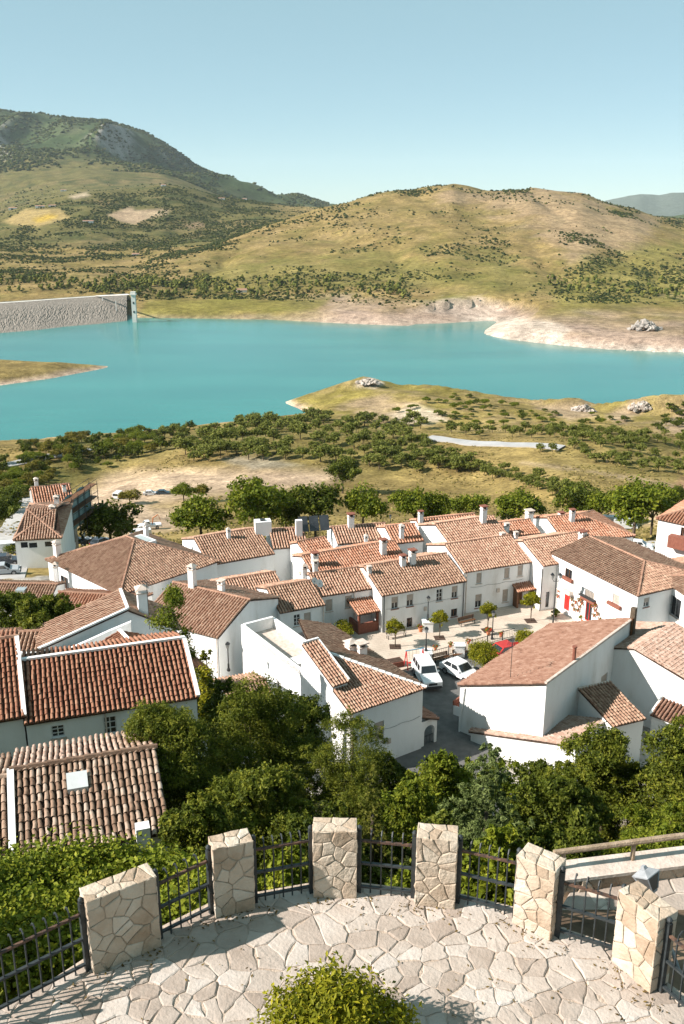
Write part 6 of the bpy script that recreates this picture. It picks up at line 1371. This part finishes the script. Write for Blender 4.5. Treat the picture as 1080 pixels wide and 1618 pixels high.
# ------------------------------------------------------------------ vehicles
TYRE = flat('tyre_rubber', (.02,.02,.021), .8); RIM = flat('wheel_rim', (.32,.33,.34), .35, .5, .6); CGL = pmat('car_glass', [(.3,(.012,.015,.018)),(.7,(.025,.03,.034))], 1, .06, spec=.7)
PAINT = {k: flat('car_paint_'+k, c, .28, .5) for k, c in dict(white=(.72,.73,.74), silver=(.42,.44,.46), dark=(.035,.045,.06), red=(.45,.03,.025), grey=(.16,.17,.18), navy=(.03,.07,.11)).items()}
LAMPG = flat('headlight_glass', (.62,.63,.62), .1, .6); PLAST = flat('bumper_plastic', (.045,.046,.048), .6); TAIL = flat('tail_light', (.35,.02,.02), .2)
def vehicle(name, label, cat, p, rz, paint, kind='car', group=None, L_=4.2, W=1.75, Hh=1.46):
    o = thing(name, label, cat, p, rz, group); pm = PAINT[paint]; h0 = .28; hb = Hh*(.62 if kind != 'van' else .55); w = W/2
    if kind == 'car': base = [(-L_/2,.36),(-L_/2+.06,hb*.98),(-L_*.40,hb),(L_*.19,hb*.99),(L_*.44,hb*.84),(L_/2,hb*.66),(L_/2-.02,.34)]; cab = (-L_*.45,-L_*.28,L_*.05,L_*.22)
    elif kind == 'suv': base = [(-L_/2,.42),(-L_/2+.03,hb),(L_*.17,hb),(L_*.46,hb*.93),(L_/2,hb*.84),(L_/2,.44)]; cab = (-L_*.485,-L_*.455,L_*.09,L_*.18)
    elif kind == 'van': base = [(-L_/2,.38),(-L_/2+.03,hb),(L_*.36,hb),(L_*.47,hb*.80),(L_/2,hb*.6),(L_/2,.38)]; cab = (-L_*.49,-L_*.475,L_*.24,L_*.40)
    else: base = [(-L_/2,.5),(-L_/2,hb*.85),(-L_*.02,hb*.86),(-L_*.02,hb),(L_*.25,hb),(L_*.46,hb*.88),(L_/2,hb*.7),(L_/2,.45)]; cab = (-L_*.03,L_*.0,L_*.17,L_*.28)
    m = MB(); n = len(base); rows = [(-w*.96,.94),(-w,1),(w,1),(w*.96,.94)]; vs = []
    for yy, s in rows: vs += [(x*(.985 if s < 1 else 1), yy, (.5+(z-.5)*s if z > .5 else z)) for x, z in base]
    m.add(vs, [tuple(range(n)), tuple(range(4*n-1, 3*n-1, -1))]+[(r*n+i, (r+1)*n+i, (r+1)*n+(i+1) % n, r*n+(i+1) % n) for r in range(3) for i in range(n)]); m.build('body', pm, o)
    a, b_, c, d = cab; wt = w*(.80 if kind != 'van' else .9); wb_ = w*.955; zt = Hh; zb = hb-.03
    m = MB(); m.add([(a,-wb_,zb),(d,-wb_,zb),(d,wb_,zb),(a,wb_,zb),(b_,-wt,zt),(c,-wt,zt),(c,wt,zt),(b_,wt,zt)], [(4,5,6,7),(0,1,5,4),(1,2,6,5),(2,3,7,6),(3,0,4,7)]); m.build('cabin', pm, o)
    def lerp3(p0, p1, t): return tuple(p0[i]+(p1[i]-p0[i])*t for i in range(3))
    def pane(q, i0, i1, j0, j1, nrm, nm):           # glass set on a cabin face
        A, B, C_, D = q; g_ = lambda u, v: Vector(lerp3(lerp3(A, B, u), lerp3(D, C_, u), v))+Vector(nrm)*.012
        m = MB(); m.add([g_(i0,j0), g_(i1,j0), g_(i1,j1), g_(i0,j1)], [(0,1,2,3)]); m.add([x-Vector(nrm)*.02 for x in [g_(i0,j0), g_(i1,j0), g_(i1,j1), g_(i0,j1)]], [(3,2,1,0)]); m.build(nm, CGL, o)
    pane([(d,-wb_,zb),(d,wb_,zb),(c,wt,zt),(c,-wt,zt)], .06,.94,.12,.92, (1,0,.5), 'windscreen'); pane([(a,wb_,zb),(a,-wb_,zb),(b_,-wt,zt),(b_,wt,zt)], .08,.92,.2,.9, (-1,0,.3), 'rear_window')
    cuts = [(.08,.47),(.51,.90)] if kind != 'van' else [(.72,.93)]
    if kind == 'suv': cuts = [(.04,.30),(.34,.60),(.64,.90)]
    for s in (-1, 1):
        for u0, u1 in cuts: pane([(a,s*wb_,zb),(d,s*wb_,zb),(c,s*wt,zt),(b_,s*wt,zt)], u0,u1,.18,.88, (0,s,.2), 'side_window')
        m = MB(); m.box(L_/2-.12,L_/2+.012,s*w*.72-.17,s*w*.72+.17,hb*.62,hb*.62+.16); m.build('headlight', LAMPG, o)
        m = MB(); m.box(-L_/2-.012,-L_/2+.1,s*w*.82-.1,s*w*.82+.1,hb*.7,hb*.7+.22); m.build('tail_light', TAIL, o)
        m = MB(); m.box(d-.35,d-.18,s*(w+.08)-.08,s*(w+.08)+.08,hb,hb+.15); m.build('mirror', PLAST if paint != 'white' else pm, o)
        for x in (-L_*.30, L_*.31):
            r_ = .33 if kind in ('car','van') else .38; m = MB(); k = 14; y0, y1 = s*(w-.20), s*(w+.012)
            ring = lambda y, rr: [(x+rr*cos(2*pi*i/k), y, r_+rr*sin(2*pi*i/k)) for i in range(k)]
            m.add(ring(y0,r_)+ring(y1,r_)+ring(y1,r_*.62), [tuple(range(k))]+[(i,(i+1)%k,k+(i+1)%k,k+i) for i in range(k)]+[(k+i,k+(i+1)%k,2*k+(i+1)%k,2*k+i) for i in range(k)]); wh = m.build('wheel', TYRE, o)
            m = MB(); m.add(ring(y1-.004*s,r_*.62), [tuple(range(k))]); m.build('rim', RIM, wh)
    m = MB(); m.box(L_/2-.05,L_/2+.09,-w*.94,w*.94,.38,.58); m.build('bumper', PLAST, o); m = MB(); m.box(-L_/2-.09,-L_/2+.05,-w*.94,w*.94,.38,.58); m.build('bumper', PLAST, o)
    m = MB(); m.box(L_/2-.04,L_/2+.02,-w*.45,w*.45,hb*.58,hb*.78); m.build('grille', PLAST, o)
    if kind == 'suv':
        for k in range(6): m = MB(); y_ = -wt*.8+wt*1.6*k/5; m.box(b_+.15,c-.1,y_-.025,y_+.025,zt-.002,zt+.018); m.build('roof_rib', pm, o)
    return o
a, b = U(664,1046,.9), U(684,1080,.9); d = b-a
vehicle('white_jeep', 'white boxy off road car parked nose outward on the street', 'jeep', (((a+b)/2).x, ((a+b)/2).y, .03), atan2(d.y,d.x), 'white', 'suv', None, 4.5, 1.82, 1.85)
vehicle('white_car', 'white car half hidden behind the round shrub and the large roof', 'car', U(727,1068,.03), R(-52), 'white', 'car', None, 4.3)
vehicle('red_car', 'red car parked behind the round shrub', 'car', U(803,1036,.03), R(28), 'red', 'car')
def field_car(name, label, cat, px, py, rz, paint, kind='car', **k): return vehicle(name, label, cat, ground_at(px, py, 60)+Vector((0,0,.08)), rz, paint, kind, **k)
field_car('white_car', 'white car in the bare lot beside the dark car', 'car', 238, 783, R(8), 'white'); field_car('dark_car', 'dark blue car in the bare lot beside the white one', 'car', 258, 782, R(8), 'navy')
field_car('white_van', 'white van, smallest of the vehicles, in the bare lot by the yellowing bush', 'van', 187, 788, R(80), 'white', 'van', L_=4.6, W=1.9, Hh=2.1)
pk = field_car('pickup_truck', 'white pickup truck with an orange crane on its bed', 'pickup', 236, 836, R(200), 'white', 'pickup', L_=5.2, W=1.85, Hh=1.85)
ORG = flat('orange_paint', (.62,.16,.03), .5); m = MB(); m.bar((-.7,0,1.0),(-.9,0,2.4), .18); m.bar((-.9,0,2.35),(-2.0,0,3.0), .14); m.bar((-2.0,0,3.0),(-2.5,0,1.6), .09); m.build('crane', ORG, pk)
field_car('white_van', 'white van parked below the pickup truck', 'van', 221, 852, R(200), 'white', 'van', L_=4.6, W=1.85, Hh=1.95)
for px, py, c_, lb in ((126,862,'dark','dark car nearest the last houses, in the row under the spreading tree'), (143,861,'grey','grey car in the middle of the row under the spreading tree'), (160,862,'dark','dark car at the right end of the row under the spreading tree')): field_car('parked_car', lb, 'car', px, py, R(60), c_, group='cars parked under the dark spreading tree')
for px, py, c_, kd, lb in ((15,876,'white','van','white van in the left street beside the hedge'), (9,892,'dark','car','dark car behind the white van in the left street'), (6,908,'silver','car','silver car lowest in the left street')): field_car('parked_car', lb, 'car', px, py, R(15), c_, kd, group='vehicles in the left street', **(dict(L_=4.8, W=1.9, Hh=2.1) if kd == 'van' else {}))
field_car('white_car', 'white car parked alone on the back street at the right', 'car', 1011, 868, R(-20), 'white'); 
for px, py, lb in ((966,832,'white van at the left end of the row under the tall tree'), (986,836,'white van at the right end of the row under the tall tree')): field_car('white_van', lb, 'van', px, py, R(-8), 'white', 'van', L_=5, W=1.95, Hh=2.2, group='white vans under the tall tree')
# --- small things along the left street and on the roofs
hg = [ground_at(14+i*7, 878-i*.8, 60) for i in range(13)]; o = thing('clipped_hedge', 'dark clipped hedge in front of the hipped white house', 'hedge', hg[0])
link('leaves', crown_mesh('leaves', OAK, [((p-hg[0]).x, (p-hg[0]).y, (p-hg[0]).z+.9, .75, .6, .9) for p in hg], 5200, .12, GT, 16, .3, .3, .5, .6), o)
BGREEN = flat('bin_green', (.05,.17,.09), .5); BDK = flat('bin_dark', (.05,.055,.05), .5); BYL = flat('bin_yellow', (.55,.38,.03), .5)
for px, py, mt, lb in ((38,893,BDK,'dark rubbish bin by the left street wall'), (49,892,BGREEN,'green rubbish bin left of the second green one'), (61,891,BGREEN,'green rubbish bin in front of the hedge, nearest the white wall'), (98,874,BYL,'yellow recycling bin beside the clipped hedge')):
    p = ground_at(px, py, 60); o = thing('rubbish_bin', lb, 'bin', p+Vector((0,0,.05)), R(10), 'rubbish bins by the left street'); m = MB(); m.frustum(0,0,.1,1.5,.6,.5,.75,.62); m.build('body', mt, o); m = MB(); m.frustum(0,0,1.503,1.8,.78,.65,.5,.4); m.build('lid', mt, o)
    for s in (-.5, .5): m = MB(); m.box(s-.06,s+.06,-.3,.3,0,.12); m.build('wheel', TYRE, o)
sp = [on_roof(H5, 479+i*15, 850) for i in range(3)]; PAN = pmat('solar_glass', [(.3,(.03,.033,.038)),(.7,(.055,.06,.066))], 1, .25, spec=.5)
q = to_world(H5, on_roof(H5, 484, 846)); e = H5.ex
for i in range(3):
    p = Vector((q.x, q.y, q.z))+e*(i*1.32-.3); o = thing('solar_panel', ['left of the three dark solar water panels on the roof','middle of the three dark solar water panels on the roof','right of the three dark solar water panels on the roof'][i], 'solar panel', p, H5.root.rotation_euler.z, 'solar water panels on the pinkish roof')
    m = MB(); m.add([(-.58,0,.5),(.58,0,.5),(.58,.9,2.2),(-.58,.9,2.2),(-.58,.08,.46),(.58,.08,.46),(.58,.98,2.16),(-.58,.98,2.16)], [(0,1,2,3),(7,6,5,4),(0,4,5,1),(1,5,6,2),(2,6,7,3),(3,7,4,0)]); m.build('collector', PAN, o)
    m = MB()
    for s in (-.55, .55): m.bar((s,.1,-.5),(s,.1,.5), .05); m.bar((s,1.0,-.5),(s,1.0,2.2), .05)
    m.build('stand', GREYMETAL, o)
p = to_world(H5, on_roof(H5, 472, 846)); o = thing('white_pillar', 'white wall stub left of the solar panels', 'wall', p, H5.root.rotation_euler.z); m = MB(); m.box(-.4,.4,-.3,.3,-1,2.0); m.build('stub', WHITE, o)
p = to_world(H5, on_roof(H5, 415, 838)); o = thing('water_tank', 'white water tank on the roof below the pair of trees', 'tank', p, H5.root.rotation_euler.z); m = MB(); m.box(-1,1,-.7,.7,-.5,1.3); m.build('tank', WHITE, o); m = MB(); m.box(-.3,.3,-.3,.3,1.3,1.45); m.build('tank_lid', GREYMETAL, o)
# washing line between the gables
p = to_world(H8, (1.2, -.6, 3.6)); q = p+H8.ex*4.2; o = thing('washing_line', 'line of small coloured washing on the roof terrace between gables', 'washing line', p); m = MB(); m.tube([(0,0,0), q-p], .012, 4); m.build('line', GREYMETAL, o)
for k in range(7):
    a = (q-p)*((k+.3)/7); b_ = (q-p)*((k+.85)/7); m = MB(); m.add([a, b_, b_-Vector((0,.05,.55)), a-Vector((0,.05,.55))], [(0,1,2,3)]); m.add([a+Vector((0,.02,0)), b_+Vector((0,.02,0)), b_-Vector((0,.03,.55)), a-Vector((0,.03,.55))], [(3,2,1,0)]); m.build('garment', [PAINT['white'], PAINT['navy'], flat('pink_cloth', (.5,.2,.2), .9) if 'pink_cloth' not in MATS else MATS['pink_cloth']][k % 3], o)
# --- far white farmhouses on the hills
fw = 'small white farmhouses on the far hills'
FARM = [(381,462,9,4,'white farm building low on the far shore of the lake'), (214,404,6,3,'tiny white farmhouse on the bare spur of the hill'), (63,328,8,3,'white farmhouse above the yellow field'), (20,331,7,3,'tiny white house at the left end of the far fields'), (82,327,6,3,'tiny white house right of the white farmhouse above the yellow field'), (139,352,9,3,'pale farm sheds on the slope below the fields'), (350,315,5,2,'white speck of a house under the mountain'), (386,316,4,2,'white house near the saddle of the hills'), (100,302,5,2,'small pale house at the foot of the mountain'), (258,294,4,2,'small pale house on top of the middle hill')]
for px, py, wp, hp, lb in FARM:
    p = ground_at(px, py, 1100, 9000); s = zc_of(p)/FPX; w = wp*s*.9; h = max(3, hp*s*.8); o = thing('farmhouse', lb, 'house', p, R(15), fw)
    m = MB(); m.box(-w,w,-4,4,-3,h); m.build('wall', WHITE, o); m = MB(); m.add([(-w-.5,-4.5,h),(w+.5,-4.5,h),(w+.5,4.5,h),(-w-.5,4.5,h),(-w-.5,0,h+2),(w+.5,0,h+2)], [(0,1,5,4),(2,3,4,5),(0,4,3),(1,2,5),(0,3,2,1)]); m.build('roof', TILE['mixed'], o)
    m = MB(); m.box(-w*.4,w*.1,-4.06,-3.98,h*.25,h*.75); m.build('window', GLASS, o)
# ------------------------------------------------------------------ the air: a thin even haze round everything
hz = bpy.data.materials.new('thin_haze'); hz.use_nodes = True; t = hz.node_tree; t.nodes.remove(t.nodes['Principled BSDF'])
pv = t.nodes.new('ShaderNodeVolumePrincipled'); pv.inputs['Color'].default_value = (.80, .91, 1, 1); pv.inputs['Density'].default_value = 1.9e-5; pv.inputs['Anisotropy'].default_value = 0
t.links.new(pv.outputs[0], t.nodes['Material Output'].inputs['Volume'])
zmax = max([v[2] for v in bpy.data.objects['ground'].bound_box]+[CZ]); zmin = min(v[2] for v in bpy.data.objects['ground'].bound_box)
m = MB(); m.box(-13200, 13200, -120, 16200, zmin-2, zmax+12)
tag(m.build('haze', hz), kind='stuff')
